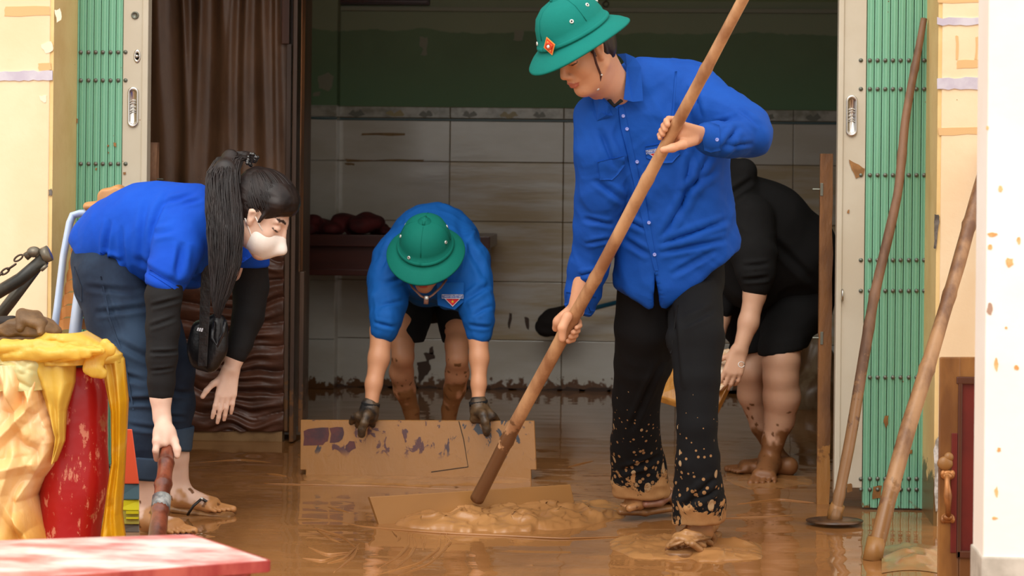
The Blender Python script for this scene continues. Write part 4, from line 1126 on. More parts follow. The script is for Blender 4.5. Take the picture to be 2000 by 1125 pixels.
for s_i in range(17):
    P = []; y0_ = rnd.uniform(668, 706); ph = rnd.uniform(0, 6); am = rnd.uniform(3, 9); x1_ = rnd.uniform(150, 206)
    for i_ in range(10):
        x_ = -70 + (x1_ + 70) * i_ / 9; t = max(0, (x_ - 60) / 150); yy = (y0_ + am * math.sin(x_ * .022 + ph) + (14 if x_ < -10 else 0)) * (1 - t) + (686 + am * .5 * math.sin(x_ * .05 + ph)) * t
        P.append((x_, yy, DB - .14 - .05 * math.cos((yy - 686) / 22) - .03 * t + .02 * math.sin(x_ * .03 + ph), rnd.uniform(3.5, 7.5)))
    sd.chain(P, .006)
sd.chain([(-70, 700, DB - .13, 14), (60, 690, DB - .15, 15), (200, 690, DB - .13, 10)], .01)
V, Q = sd.build(1); V = wrinkle(V, Q, .005, 22, (1, 0, -.1), .15, 32, warp=.03); obj('twisted_rim', V, Q, m_yel, yb, smooth=True)
sd = SD(.005)
for px, py, r_ in ((196, 690, 13), (214, 684, 10), (206, 672, 7), (178, 708, 11), (186, 722, 12), (198, 730, 7), (172, 718, 8), (192, 706, 9)): rr = r_ * DB / FPX; sd.ell(J(px, py, DB - .18), (rr, rr * .8, rr), k=.008)
V, Q = sd.build(1); V = wrinkle(V, Q, .009, 24, (1, 0, 1), .4, 44); obj('knot', V, Q, m_yel, yb, smooth=True)

# muddy shoe on top of the bag
m_shoe = M('mud_caked_leather', C(138, 104, 66), .6, C(98, 72, 46), 10, bump=(30, .004)); m_shoed = M('shoe_inside', C(40, 32, 28), .8)
sh_ = root('shoe', J(60, 668, DB - .05), 'mud caked strap shoe lying on top of the yellow bag', 'shoe')
DS = DB - .08
sd = SD(.005); sd.chain([(-30, 662, DS, 9), (20, 662, DS, 10), (70, 658, DS, 10), (108, 656, DS, 9)], .01, flat=2.6); V, Q = sd.build(1); obj('sole', V, Q, m_shoe, sh_, smooth=True)
sd = SD(.005); sd.chain([(30, 640, DS, 18), (62, 636, DS, 20), (88, 642, DS, 17), (108, 648, DS, 12)], .02, flat=1.9); sd.chain([(-20, 645, DS, 14), (20, 642, DS, 16)], .02, flat=1.9)
V, Q = sd.build(1); V = wrinkle(V, Q, .003, 20, (1, 0, 0), .4, 50); obj('upper', V, Q, m_shoe, sh_, smooth=True)
sd = SD(.005); sd.chain([(40, 612, DS, 7), (42, 640, DS - .03, 9)], .01, flat=2.2); sd.chain([(44, 610, DS, 6), (72, 616, DS, 7), (84, 632, DS - .03, 8), (80, 648, DS - .05, 7)], .012, flat=2.2); sd.chain([(50, 622, DS - .02, 12), (70, 630, DS - .03, 12)], .015, flat=2.0)
V, Q = sd.build(1); V = wrinkle(V, Q, .003, 20, (1, 0, 0), .4, 51); obj('strap', V, Q, m_shoe, sh_, smooth=True)
sd = SD(.005); sd.chain([(-10, 630, DS, 12), (24, 628, DS, 12)], .01, flat=1.8); V, Q = sd.build(1); obj('lining', V, Q, m_shoed, sh_, smooth=True)
# bright printed plastic packet behind the woman's shin
pk = root('printed_packet', PZ(255, 1035), 'orange, yellow and green printed packet standing behind the yellow bag', 'packet')
DK = 6.55
for q0, q1, cl, nm in ((838, 945, C(214, 84, 52), 'orange_band'), (945, 976, C(70, 100, 110), 'blue_band'), (976, 997, C(214, 204, 30), 'yellow_band'), (997, 1024, C(170, 160, 70), 'olive_band'), (1024, 1040, C(92, 82, 72), 'grey_band')):
    P = [J(226, q1, DK), J(272, q1, DK - .01), J(272, q1, DK + .06), J(226, q1, DK + .06), J(226, q0, DK), J(272 - (14 if q0 < 900 else 0), q0, DK), J(272 - (14 if q0 < 900 else 0), q0, DK + .06), J(226, q0, DK + .06)]
    b = B(); b.hexa(P, .003); b.out(nm, M('packet_' + nm, cl, .35), pk)
for q0, q1, cl, nm in ((998, 1004, C(220, 210, 60), 'yellow_stripe'), (1010, 1014, C(220, 210, 60), 'yellow_stripe')):
    P = [J(246, q1, DK - .012), J(271, q1, DK - .014), J(271, q1, DK), J(246, q1, DK), J(246, q0, DK - .012), J(271, q0, DK - .014), J(271, q0, DK), J(246, q0, DK)]
    b = B(); b.hexa(P, .001); b.out(nm, bpy.data.materials['packet_yellow_band'], pk)

# ================================================================== MUD AND BOARDS ON THE FLOOR
def mudpile(name, outline, hmax, label, seed, nu=150, nv=46, sc=17, curl=.5):
    """outline: list (px, py_far, py_near)"""
    xs = [o[0] for o in outline]; V = []
    U, Vv = np.meshgrid(np.linspace(0, 1, nu + 1), np.linspace(0, 1, nv + 1), indexing='ij')
    px = xs[0] + (xs[-1] - xs[0]) * U; ya = np.interp(px, xs, [o[1] for o in outline]); yc = np.interp(px, xs, [o[2] for o in outline])
    py = ya + (yc - ya) * Vv + 3 * noise(np.stack([px * .06, U * 0, U * 0], -1), 1, seed) * Vv
    G_ = np.array([[PZ(px[i, j], py[i, j]) for j in range(nv + 1)] for i in range(nu + 1)])
    env = np.sin(np.pi * U) ** .45 * np.sin(np.pi * np.clip(Vv, 0, 1) ** .8) ** .6
    n1 = fbm(G_ * [1, 1.3, 1], sc * .45, 3, seed); n2 = 1 - 2 * np.abs(noise(G_, sc, seed + 4)); n3 = 1 - 2 * np.abs(noise(G_, sc * 2.2, seed + 9))
    h_ = hmax * env * (.55 + .5 * n1 + .22 * n2 + .07 * n3 * (Vv > .55)) 
    h_ = np.maximum(h_, 0) - .004 * (1 - np.minimum(env * 3, 1))
    G_[..., 2] = h_; G_[..., 1] -= curl * np.maximum(h_, 0) * Vv
    G_[..., 0] += .3 * h_ * n3
    Q = np.array([(i * (nv + 1) + j, i * (nv + 1) + j + 1, (i + 1) * (nv + 1) + j + 1, (i + 1) * (nv + 1) + j) for i in range(nu) for j in range(nv)])[:, ::-1]
    Q = Q[:, ::-1]
    return obj(name, G_.reshape(-1, 3), Q, m_mud, smooth=True, label=label, cat='mud', kind='stuff')
mudpile('mud_heap', [(770, 1018, 1026), (850, 1010, 1034), (930, 1004, 1038), (1020, 996, 1038), (1100, 984, 1034), (1160, 982, 1024), (1225, 984, 1008)], .060, 'long ridge of thick wet mud pushed along by the wooden scraper', 3)
mudpile('mud_heap', [(1190, 1056, 1078), (1240, 1046, 1090), (1310, 1050, 1096), (1400, 1056, 1098), (1490, 1062, 1090)], .040, 'churned mud around the standing man front sandal', 8)
mudpile('mud_heap', [(1415, 918, 944), (1460, 922, 956), (1530, 926, 954), (1590, 934, 948)], .014, 'shallow churned mud under the barefoot man in black', 12, 80, 24)
mudpile('mud_heap', [(590, 922, 938), (700, 930, 946), (850, 932, 950), (1040, 924, 944)], .016, 'low wave of mud pushed in front of the wide board', 14, 120, 24, 14)
# scraper board
sb = root('scraper', PZ(930, 1000), 'wooden scraper on a long pole pushing mud, held by the standing man', 'scraper')
p1, p2 = PZ(742, 1024), PZ(1128, 1004)
up = np.array([0, 0, 1.]); back = unit(np.array([-(p2 - p1)[1], (p2 - p1)[0], 0]))
t1 = J(722, 975, 7.14); t2 = J(1112, 948, 7.5)
t1 = p1 + up * .088 + back * .015 - unit(p2 - p1) * .032; t2 = p2 + up * .098 + back * .015 - unit(p2 - p1) * .02
nrm = unit(np.cross(p2 - p1, t1 - p1)); nrm = nrm if nrm[1] > 0 else -nrm
b = B(); b.hexa([p1 - [0, 0, .01], p2 - [0, 0, .01], p2 + nrm * .022 - [0, 0, .01], p1 + nrm * .022 - [0, 0, .01], t1, t2, t2 + nrm * .022, t1 + nrm * .022], .003)
b.out('blade_board', m_mudcoat, sb)
m_shaft = M('worn_wood_shaft', C(204, 156, 112), .5, C(150, 102, 68), 9, st=(1, 1, .35), bump=(24, .002, (1, 1, .3)), mud=(.0, .62, .98), mudcol=C(112, 76, 50))
PA = J(932, 974, 7.03); PB = J(1462, -24, 5.98)
shaft_o, shp = pole('shaft', [PA, PB], [.0225, .0165], m_shaft, sb, (.13, .36, .47, .66, .86), 7, n=110, wob=.004)
def onpole(py):
    lo, hi = 0., 1.
    for _ in range(40):
        m = (lo + hi) / 2; y_ = pj(PA + (PB - PA) * m)[1]
        if y_ > py: lo = m
        else: hi = m
    return PA + (PB - PA) * lo
PAX = unit(PB - PA)
# wide board held by the crouching man
q = N('mud_smeared_board')
n1 = q.noise(24, 4, .6, (1, 1, .6), .6); n2 = q.noise(2.2, 3, .5); zz = q.z()
base = q.mix(q.noise(6, 4), C(148, 104, 58), C(162, 114, 64))
xs_ = q.n('SeparateXYZ'); q.l(q.P(), xs_.inputs[0])
kz = q.ramp(zz, .06, .10)
k = q.math('MULTIPLY', q.ramp(q.math('ADD', n1, q.math('MULTIPLY', q.math('SUBTRACT', q.noise(4, 2), .5), .35)), .56, .60), kz)
pc = q.mix(q.ramp(n2, .5, .6), C(50, 52, 60), C(84, 48, 48))
q.l(q.mix(k, base, pc), q.b.inputs['Base Color']); q.b.inputs['Roughness'].default_value = .3
q.bump(n1, .003, .6); m_board = q.m
YBD = 8.0
wbd = root('wide_board', PZ(815, 930), 'wide mud smeared board with notched lower corners held upright by the crouching man', 'board')
outl = [(585, 822), (1043, 824), (1048, 918), (1037, 918), (1038, 940), (597, 940), (597, 918), (586, 918)]
bb_ = PZ(815, 932)
def bp_(px, py, o):
    p = PY(px, py, bb_[1]); p[1] += .12 * (p[2]) + o; return p
V = [bp_(x_, y_, 0) for x_, y_ in outl] + [bp_(x_, y_, .02) for x_, y_ in outl]
n = len(outl); bm = bmesh.new(); vs = [bm.verts.new(tuple(v)) for v in V]
bm.faces.new(vs[:n]); bm.faces.new(vs[n:][::-1])
for i in range(n): bm.faces.new([vs[i], vs[(i + 1) % n], vs[n + (i + 1) % n], vs[n + i]])
bmesh.ops.recalc_face_normals(bm, faces=list(bm.faces)); bmesh.ops.bevel(bm, geom=list(bm.edges), offset=.002, segments=1, affect='EDGES'); bm.verts.index_update()
b = B(); b.bm(bm); b.out('panel', m_board, wbd)
m_mar = M('maroon_bare_paint', C(88, 40, 38), .4, C(60, 34, 40), 20)
for i, pp in enumerate([[(590, 842), (612, 838), (640, 836), (640, 862), (628, 868), (592, 870)], [(643, 836), (668, 836), (672, 852), (660, 866), (644, 864)], [(676, 866), (690, 862), (694, 876), (682, 884), (672, 878)]]):
    V = []; bm = bmesh.new(); vs = []; rnd = random.Random(i)
    for a in range(len(pp)):
        a0, a1 = pp[a], pp[(a + 1) % len(pp)]
        for t in (0, .5): vs.append(bm.verts.new(tuple(bp_(a0[0] + (a1[0] - a0[0]) * t + rnd.uniform(-2, 2), a0[1] + (a1[1] - a0[1]) * t + rnd.uniform(-2, 2), -.001))))
    f = bm.faces.new(vs); bmesh.ops.triangulate(bm, faces=[f]); bm.verts.index_update(); b = B(); b.bm(bm); b.out('bare_patch', m_mar, wbd)
b = B(); b.tube([bp_(895, 824, -.001), bp_(905, 860, -.001), bp_(914, 912, -.001), bp_(842, 922, -.001)], .0015, 6); b.out('crack', m_dark, wbd)
# ================================================================== PEOPLE
m_skin = None
def skin_mat(name, rough=.48):
    q = N(name); a = q.n('VertexColor', layer_name='Col')
    q.l(q.mix(q.math('MULTIPLY', q.noise(60, 3), .12), a.outputs[0], C(150, 80, 60)), q.b.inputs['Base Color'])
    q.b.inputs['Roughness'].default_value = rough; q.b.inputs['Subsurface Weight'].default_value = .12
    q.b.inputs['Subsurface Radius'].default_value = (.02, .008, .004); q.b.inputs['Subsurface Scale'].default_value = .5
    q.bump(q.noise(180, 2), .0004, .4)
    return q.m
m_skin = skin_mat('skin')
def cloth_mat(name, col, col2, rough=.75, fine=420, **k):
    m = M(name, col, rough, col2, 3, sheen=.0, spec=.25, **k)
    q = N.__new__(N); q.m = m; q.t = m.node_tree; q.b = q.t.nodes['Principled BSDF']; q.pos = None
    q.bump(q.noise(fine, 2, .5), .0006, .35); q.bump(q.noise(24, 3, .6), .003, .5)
    return m
m_blue = cloth_mat('blue_cotton', C(8, 70, 160), C(12, 78, 172))
m_blue2 = cloth_mat('royal_blue_knit', C(14, 72, 186), C(18, 82, 198), .85)
m_blue3 = cloth_mat('blue_cotton_inside', C(10, 84, 162), C(14, 92, 174))
m_black = cloth_mat('black_cotton', C(22, 22, 23), C(17, 17, 18), .9)
m_black2 = cloth_mat('black_knit', C(30, 29, 30), C(24, 23, 24), .8)
q = N('black_trousers_muddy'); zz = q.z()
v1 = q.vor(17, (1.3, 1.3, .8)); v2 = q.vor(46)
g = q.ramp(zz, .62, .10)
k1 = q.ramp(q.math('SUBTRACT', v1, q.math('MULTIPLY', g, .30)), -.02, -.05)
k2 = q.ramp(q.math('SUBTRACT', v2, q.math('MULTIPLY', g, .36)), -.03, -.07)
k3 = q.ramp(q.math('ADD', q.math('MULTIPLY', q.ramp(zz, .40, .0), .60), q.math('SUBTRACT', q.noise(8, 5, .65, (1, 1, 1.0), 1.0), .93)), -.015, .02)
c = q.mix(q.noise(5, 3), C(19, 19, 21), C(14, 14, 16)); c = q.mix(k1, c, C(170, 140, 104)); c = q.mix(k2, c, C(150, 112, 74)); c = q.mix(k3, c, q.mix(q.noise(16, 4), C(196, 150, 100), C(140, 96, 56)))
q.l(c, q.b.inputs['Base Color']); q.b.inputs['Roughness'].default_value = .85; q.b.inputs['Specular IOR Level'].default_value = .2
q.bump(q.noise(400, 2), .0005, .3); q.bump(k1, .002, .5); q.bump(k3, .004, .6); m_trou = q.m
m_denim = cloth_mat('dark_denim', C(44, 62, 84), C(24, 34, 52), .8, 300)
m_denim2 = cloth_mat('faded_denim', C(66, 84, 104), C(48, 64, 84), .8, 300)
m_helm = cloth_mat('green_helmet_cloth', C(4, 114, 106), C(8, 122, 112), .8, 500)
m_helmd = cloth_mat('green_helmet_cloth_muddy', C(6, 112, 98), C(10, 120, 104), .8, 500)
m_hair = M('black_hair', C(26, 20, 20), .42, C(40, 30, 28), 30, st=(1, 1, .15), spec=.35)
m_eyelet = M('eyelet_metal', C(226, 226, 220), .35, metal=.4)
m_strap = M('brown_leather_strap', C(74, 44, 44), .5); m_strap2 = M('tan_strap', C(140, 100, 84), .5)
m_btn = M('pale_blue_button', C(150, 160, 230), .35)
m_whitep = M('patch_white', C(226, 230, 240), .6); m_patchb = M('patch_blue', C(20, 70, 160), .6); m_patchr = M('patch_red', C(206, 24, 40), .6); m_yellow = M('patch_yellow', C(244, 208, 40), .6)
m_mudfoot = m_mudcoat

def helmet(parent, Cb, f, u, l, mat, s=1.0, badge=False, front=1.0, knob=True):
    """pith helmet: Cb centre of the brim plane"""
    f, u, l = unit(f), unit(u), unit(l)
    prof = [(.0, .163), (.030, .161), (.060, .150), (.084, .128), (.098, .098), (.1055, .068), (.108, .048), (.1115, .046), (.1135, .030), (.112, .026), (.128, .016), (.146, .003), (.160, -.012), (.163, -.016), (.162, -.021), (.158, -.019), (.143, -.005), (.122, .010), (.104, .020), (.100, .040), (.090, .09), (.06, .135), (.0, .15)]
    nseg = 72; V = []
    for r, h in prof:
        for k_ in range(nseg):
            th = 2 * math.pi * k_ / nseg; cx, sx_ = math.cos(th), math.sin(th)
            brim = max(0, (r - .108) / .055) 
            rr = r * (1 + .0 * brim); hh = h * .87 - brim * (.006 * cx * cx) + brim * .008 * sx_ * sx_
            if prof.index((r, h)) < 7: rr = r * (1 - .010 * math.exp(-((abs(math.sin(2 * th)) ) / .05) ** 2))
            V.append(Cb + s * (f * rr * cx * (1.06 + .02 * brim) + l * rr * sx_ * .90 + u * hh))
    n = len(prof); Fc = [(i * nseg + k_, i * nseg + (k_ + 1) % nseg, (i + 1) * nseg + (k_ + 1) % nseg, (i + 1) * nseg + k_) for i in range(n - 1) for k_ in range(nseg)]
    hm = obj('helmet', V, Fc, mat, parent, smooth=True, label='green pith helmet')
    b = B(); b.lathe([(.026, .137), (.024, .143), (.015, .147), (.013, .150), (.010, .154), (0, .155)], f, l, u, Cb, 20, s, s)
    b.tube([Cb + u * .142 * s - f * .024 * s, Cb + u * .150 * s, Cb + u * .142 * s + f * .024 * s], [.006, .008, .006], 8)
    b.out('crown_knob', mat, hm, smooth=True)
    for th, h, r in ((68, .080, .1000), (112, .094, .0925), (-28, .046, .1085), (-78, .080, .1000), (-118, .080, .1000), (155, .080, .1000)):
        t = rad(th); nn = unit(f * math.cos(t) * .95 + l * math.sin(t) * 1.05 + u * .38)
        p = Cb + s * (f * r * 1.06 * math.cos(t) + l * r * .90 * math.sin(t) + u * h) + nn * .0005
        a = unit(np.cross(nn, u)); c_ = np.cross(nn, a)
        b = B(); b.lathe([(.0025, .001), (.0045, .003), (.0062, .002), (.0066, -.001)], a, c_, nn, p, 12); b.out('eyelet', m_eyelet, hm, smooth=True)
        b = B(); b.lathe([(.0024, .0022), (0, .0022)], a, c_, nn, p, 10); b.out('eyelet_hole', m_dark, hm)
    # seams over the crown
    for th in (0, 90, 180, 270):
        t = rad(th); P = [Cb + s * (f * r * 1.062 * math.cos(t) + l * r * .902 * math.sin(t) + u * h * .87) for r, h in prof[1:6]]
        b = B(); b.tube(P, .0012, 6); b.out('seam', mat, hm, smooth=True)
    b = B(); ring = [Cb + s * (f * .112 * 1.075 * math.cos(t) + l * .112 * .915 * math.sin(t) + u * .032) for t in np.linspace(0, 2 * math.pi, 49)]
    b.tube(ring, .0035 * s, 8, flat=2.0); b.out('band', mat, hm, smooth=True)
    if badge:
        t = rad(badge); nn = unit(f * math.cos(t) + l * math.sin(t) + u * .25); a = unit(np.cross(u, nn)); c_ = np.cross(nn, a)
        p = Cb + s * (f * .114 * 1.07 * math.cos(t) + l * .114 * .9 * math.sin(t) + u * .042) + nn * .006
        def rh(k_, o): return [p + nn * o + a * .021 * k_, p + nn * o + c_ * .028 * k_, p + nn * o - a * .021 * k_, p + nn * o - c_ * .028 * k_]
        for k_, o, col_m, nm in ((1.0, 0, C(236, 150, 70), 'badge'), (.82, .0012, C(214, 60, 30), 'badge_field'), (.60, .0024, C(240, 166, 80), 'badge_ring')):
            P0, P1 = rh(k_, o), rh(k_, o + .0014); b = B(); b.hexa([P0[i] - nn * .001 for i in (0, 1, 2, 3)] + P1, 0); b.out(nm, M('helmet_' + nm, col_m, .4), hm, label='small diamond badge' if nm == 'badge' else None)
        b = B(); b.lathe([(.0115, .004), (.0105, .006), (.008, .0065)], a, c_, nn, p, 20); b.lathe([(.005, .0042), (.0045, .0072), (0, .0078)], a, c_, nn, p, 12); b.out('badge_star', M('helmet_badge_red', C(216, 52, 28), .35), hm)
        b = B(); b.lathe([(.0048, .0062), (.004, .0088), (0, .009)], a, c_, nn, p, 12); b.out('badge_centre', m_whitep, hm)
    return hm
def text_mesh(s, size):
    cu = bpy.data.curves.new('txt', 'FONT'); cu.body = s; cu.size = size; cu.align_x = 'CENTER'; cu.align_y = 'CENTER'; cu.extrude = 0; cu.resolution_u = 2
    o = bpy.data.objects.new('txt', cu); COL.objects.link(o); dg = bpy.context.evaluated_depsgraph_get(); dg.update()
    me = bpy.data.meshes.new_from_object(o.evaluated_get(dg)); V = [v.co[:] for v in me.vertices]; Fc = [list(p.vertices) for p in me.polygons]
    bpy.data.objects.remove(o); bpy.data.curves.remove(cu); bpy.data.meshes.remove(me)
    return V, Fc
def patch(parent, bv, cx, cy, w, ang, D, lift=0.0):
    """youth union patch: text bar and red triangle with a star. cx,cy centre of the bar in pixels, w width"""
    ca, sa = math.cos(ang), math.sin(ang)
    def R(x, y): return (cx + x * ca - y * sa, cy + x * sa + y * ca)
    hb = w * .095
    decal('patch_bar', [R(-w / 2, -hb), R(w / 2, -hb), R(w / 2, hb), R(-w / 2, hb)], bv, m_whitep, parent, .002 + lift, .001, 2, D)
    decal('patch_bar_field', [R(-w / 2 + w * .022, -hb + w * .022), R(w / 2 - w * .022, -hb + w * .022), R(w / 2 - w * .022, hb - w * .022), R(-w / 2 + w * .022, hb - w * .022)], bv, m_patchb, parent, .0032 + lift, .0006, 2, D)
    decal('patch_triangle', [R(-w * .38, hb), R(w * .38, hb), R(0, hb + w * .38)], bv, m_whitep, parent, .002 + lift, .001, 2, D)
    decal('patch_triangle_field', [R(-w * .32, hb + w * .02), R(w * .32, hb + w * .02), R(0, hb + w * .34)], bv, m_patchr, parent, .0032 + lift, .0006, 2, D)
    st = []
    for i in range(10):
        t = -math.pi / 2 + i * math.pi / 5; r_ = w * (.085 if i % 2 == 0 else .034); st.append(R(r_ * math.cos(t), hb + w * .14 + r_ * math.sin(t)))
    bm_ = decal('patch_star', st, bv, m_yellow, parent, .0042 + lift, .0006, 0, D)
    V, Fc = text_mesh('THANH NIÊN VIỆT NAM', 1.0)
    V = np.array(V); wd_ = V[:, 0].max() - V[:, 0].min(); kx = w * .90 / wd_; ky = hb * 1.35 / .72
    out = []
    for x, y, _ in V:
        px, py = R(x * kx, -y * ky); p, n_ = hit(bv, px, py, D); r = unit(ray(px, py)); out.append(p - r * (.0046 + lift))
    obj('patch_lettering', out, Fc, m_whitep, parent)
def button(parent, bv, px, py, D, r=.0055, mat=None):
    p, n_ = hit(bv, px, py, D); r_ = unit(ray(px, py)); n_ = unit(n_ - r_ * .6) if n_ @ r_ < 0 else -r_
    a = unit(np.cross(n_, [0, 0, 1.])); c_ = np.cross(n_, a); b = B()
    b.lathe([(0, .0022), (.0022, .0018), (.0035, .0032), (r, .003), (r, 0)], a, c_, n_, p + n_ * .003, 14); b.out('button', mat or m_btn, parent, smooth=True)
def skincol(V, base, mudz=None, mudcol=MUD, seed=0, where=None):
    n = len(V); c = np.tile(np.array(base, float), (n, 1))
    v = .5 + .5 * fbm(V, 9, 3, seed); c[:, :3] *= (.92 + .14 * v)[:, None]
    if mudz:
        z0, z1 = mudz; t = np.clip((z1 - V[:, 2]) / (z1 - z0), 0, 1) * (1 if where is None else where(V)); nn = .5 + .5 * fbm(V, 24, 3, seed + 5)
        k = np.clip((t * 1.35 + nn - 1.05) / .16, 0, 1)[:, None]
        c = c * (1 - k) + np.array(mudcol) * k
        n2 = noise(V, 60, seed + 8); kk = ((n2 > .62) & (t > .02))[:, None]; c = np.where(kk, np.array(MUDD), c)
    return c

# ------------------------------------------------------------------ THE STANDING MAN
SK1 = C(214, 158, 122)
man = root('person', PZ(1340, 1060), 'standing man in green pith helmet, blue shirt and black trousers pushing a scraper', 'person', None)
# pole grips
gu = onpole(258); gl = onpole(640)
fwd = unit(gu * [1, 1, 0] - J(1320, 300, 6.7) * [1, 1, 0])
sd = SD(.004)
Hc = J(1143, 98, 6.42)
f_ = np.array([-.70, -.50, -.52]); f_, u_, l_ = frame(f_)
hp = head(sd, Hc, f_, u_, l_, 1.0)
sd.chain([(1160, 150, 6.46, 38), (1200, 182, 6.55, 32), (1222, 200, 6.62, 26)], .03)
sd.cone(Hc - f_ * .03 - u_ * .03, J(1206, 178, 6.57), .052, .046, .03)
sd.rows([(1225, 262, 6.66, 1335, 245, 6.69, 34), (1240, 330, 6.68, 1370, 330, 6.70, 34), (1270, 430, 6.69, 1375, 430, 6.70, 34), (1272, 540, 6.72, 1355, 540, 6.72, 28)], .03)
# arms
sd.chain([(1178, 235, 6.58, 34), (1172, 400, 6.57, 28), (1152, 500, 6.62, 25), (1126, 605, 6.63, 17)], .02)
sd.chain([(1375, 205, 6.62, 36), (1440, 240, 6.55, 30), (1468, 262, 6.48, 28), (1430, 272, 6.42, 22), (1375, 268, 6.36, 16)], .02)
# legs
sd.chain([(1270, 580, 6.74, 32), (1250, 720, 6.85, 32), (1248, 860, 7.02, 24), (1256, 962, 7.1, 20)], .02)
sd.chain([(1350, 580, 6.70, 32), (1360, 720, 6.54, 32), (1364, 870, 6.52, 26), (1366, 1032, 6.55, 21)], .02)
# lower hand: palm to the left and behind the pole, fingers wrapping to the front right
wl_ = J(1126, 603, 6.65)
grip_hand(sd, gl, -PAX, wl_ , RN[:, 0] * -1 - RN[:, 2] * .45, .0222, side=1, sc=.98, a0=5, a1=222, tz=-1, thumb=False, spread=.0185)
b0 = gl - PAX * -.045; 
sd.chain([(J(1108, 618, 6.59), .0165), (J(1098, 640, 6.58), .0135), (J(1098, 662, 6.585), .0115)], .008, px=False)
# upper hand: wrist from the right, palm behind/right of the pole, fingers over its left
wu = J(1372, 266, 6.36)
grip_hand(sd, gu, PAX, wu, (wu - gu) * [1, .2, .3], .0205, side=1, sc=.98, a0=15, a1=200, tz=-1, thumb=False, spread=.0180)
sd.chain([(J(1354, 274, 6.30), .017), (J(1334, 282, 6.235), .0138), (J(1314, 289, 6.205), .0120), (J(1295, 293, 6.20), .0105)], .008, px=False)
# feet
fa = PZ(1385, 1052); ft = PZ(1328, 1084)
foot(sd, J(1368, 1036, 6.56), PZ(1384, 1046) + [0, 0, .012], PZ(1346, 1072) + [0, 0, .010], PZ(1330, 1086) + [0, 0, .008], RN[:, 0] * -1, 1.05)
bk = J(1300, 985, 7.12); foot(sd, J(1262, 955, 7.12), J(1296, 982, 7.16), J(1240, 993, 7.08), J(1212, 992, 7.05), np.array([0, -1, 0.]), .98)
V, Q = sd.build(1)
cols = skincol(V, SK1, (.02, .16), C(170, 122, 76), 1)
cols = facecol(V, cols, Hc, f_, u_, l_, lip=C(190, 112, 92))
q_ = (V - Hc); ck = (np.abs(q_ @ l_ - .045) < .02) & (np.abs(q_ @ u_ + .035) < .02) & (q_ @ f_ > .03)
obj('body', V, Q, m_skin, man, smooth=True, cols=cols)
# hair at the back of the head
sd = SD(.005); A = np.array([f_, u_, l_])
sd.ell(Hc + f_ * -.022 + u_ * .03, (.092, .086, .079), A); sd.ell(Hc + f_ * -.045 - u_ * .02, (.045, .05, .062), A, .02); sd.ell(Hc + f_ * .06 - u_ * .045, (.075, .075, .12), A, .01, sub=True)
sd.ell(Hc + f_ * .012 - u_ * .01 + l_ * .075, (.028, .04, .03), A, .01, sub=True)
for s_ in (1, -1): sd.cone(Hc + f_ * .022 + u_ * .02 + l_ * .070 * s_, Hc + f_ * .018 - u_ * .012 + l_ * .069 * s_, .008, .004, .008)
V, Q = sd.build(1); V = wrinkle(V, Q, .002, 60, u_, .1, 3); obj('hair', V, Q, m_hair, man, smooth=True)
hm = helmet(man, Hc + u_ * .040 + f_ * .010, f_, u_, l_, m_helm, 1.0, badge=22)
# chin strap
b = B(); e0 = Hc + u_ * .02 + f_ * .022 + l_ * .078
P = [e0, Hc - u_ * .03 + f_ * .028 + l_ * .069, Hc - u_ * .07 + f_ * .024 + l_ * .058, Hc - u_ * .108 + f_ * .036 + l_ * .028, Hc - u_ * .117 + f_ * .04, Hc - u_ * .108 + f_ * .036 - l_ * .028, Hc - u_ * .07 + f_ * .024 - l_ * .058, Hc - u_ * .03 + f_ * .028 - l_ * .069, e0 - l_ * .156]
P = [p + (unit(p - Hc) * .004) for p in P]
b.tube(P, .0045, 8, flat=.5); b.out('chin_strap', m_strap, hm, smooth=True)
b = B(); b.sphere(P[3], .006); b.tube([P[3] - u_ * .004, P[3] + u_ * .010], .004, 8); b.out('strap_buckle', m_eyelet, hm, smooth=True)
b = B(); b.sphere(P[2] + l_ * .004, .0032, 8, 6); b.out('strap_stud', m_eyelet, hm, smooth=True)

# shirt
sd = SD(.005)
sd.rows([(1262, 168, 6.64, 1338, 172, 6.66, 50), (1192, 250, 6.62, 1366, 226, 6.67, 62), (1212, 320, 6.64, 1350, 310, 6.67, 60), (1266, 400, 6.66, 1368, 400, 6.68, 56), (1268, 480, 6.67, 1380, 480, 6.69, 56), (1266, 560, 6.68, 1376, 540, 6.70, 55)], .03, 4)
sd.chain([(1196, 215, 6.58, 38), (1240, 170, 6.60, 34), (1275, 160, 6.62, 34)], .03); sd.chain([(1275, 205, 6.62, 44), (1232, 236, 6.60, 40), (1200, 250, 6.60, 40)], .02)
sd.chain([(1172, 232, 6.56, 47), (1172, 300, 6.55, 46), (1172, 380, 6.57, 44), (1163, 450, 6.60, 40), (1150, 520, 6.64, 35), (1137, 570, 6.665, 30), (1132, 598, 6.67, 28)], .02)
sd.chain([(1370, 196, 6.62, 50), (1415, 228, 6.57, 48), (1455, 250, 6.52, 44), (1462, 262, 6.48, 40), (1430, 272, 6.43, 34), (1400, 270, 6.39, 29), (1385, 268, 6.37, 27)], .022)
HEM = [(1150, 520), (1206, 552), (1213, 560), (1240, 578), (1272, 598), (1277, 530), (1279, 526), (1282, 530), (1300, 596), (1350, 560), (1400, 518), (1442, 488), (1500, 480)]
def man_hem(X, Y, Z):
    s_ = 6.62 / FPX
    px = CX + (X * RN[0, 0] + (Y) * RN[1, 0]) / s_      # along the camera right axis
    hz_ = np.interp(px, [h[0] for h in HEM], [h[1] for h in HEM])
    zl = CAMH - (hz_ - CY - .0105 * (px - CX)) * s_
    right = (px > 1200) & (Z < .96)
    return np.where(right, np.clip((zl - Z) * .8, -.06, .06), -.06)
sd.cut(man_hem)
cw_ = J(1132, 605, 6.67); cdir = unit(J(1122, 640, 6.69) - J(1138, 570, 6.66))
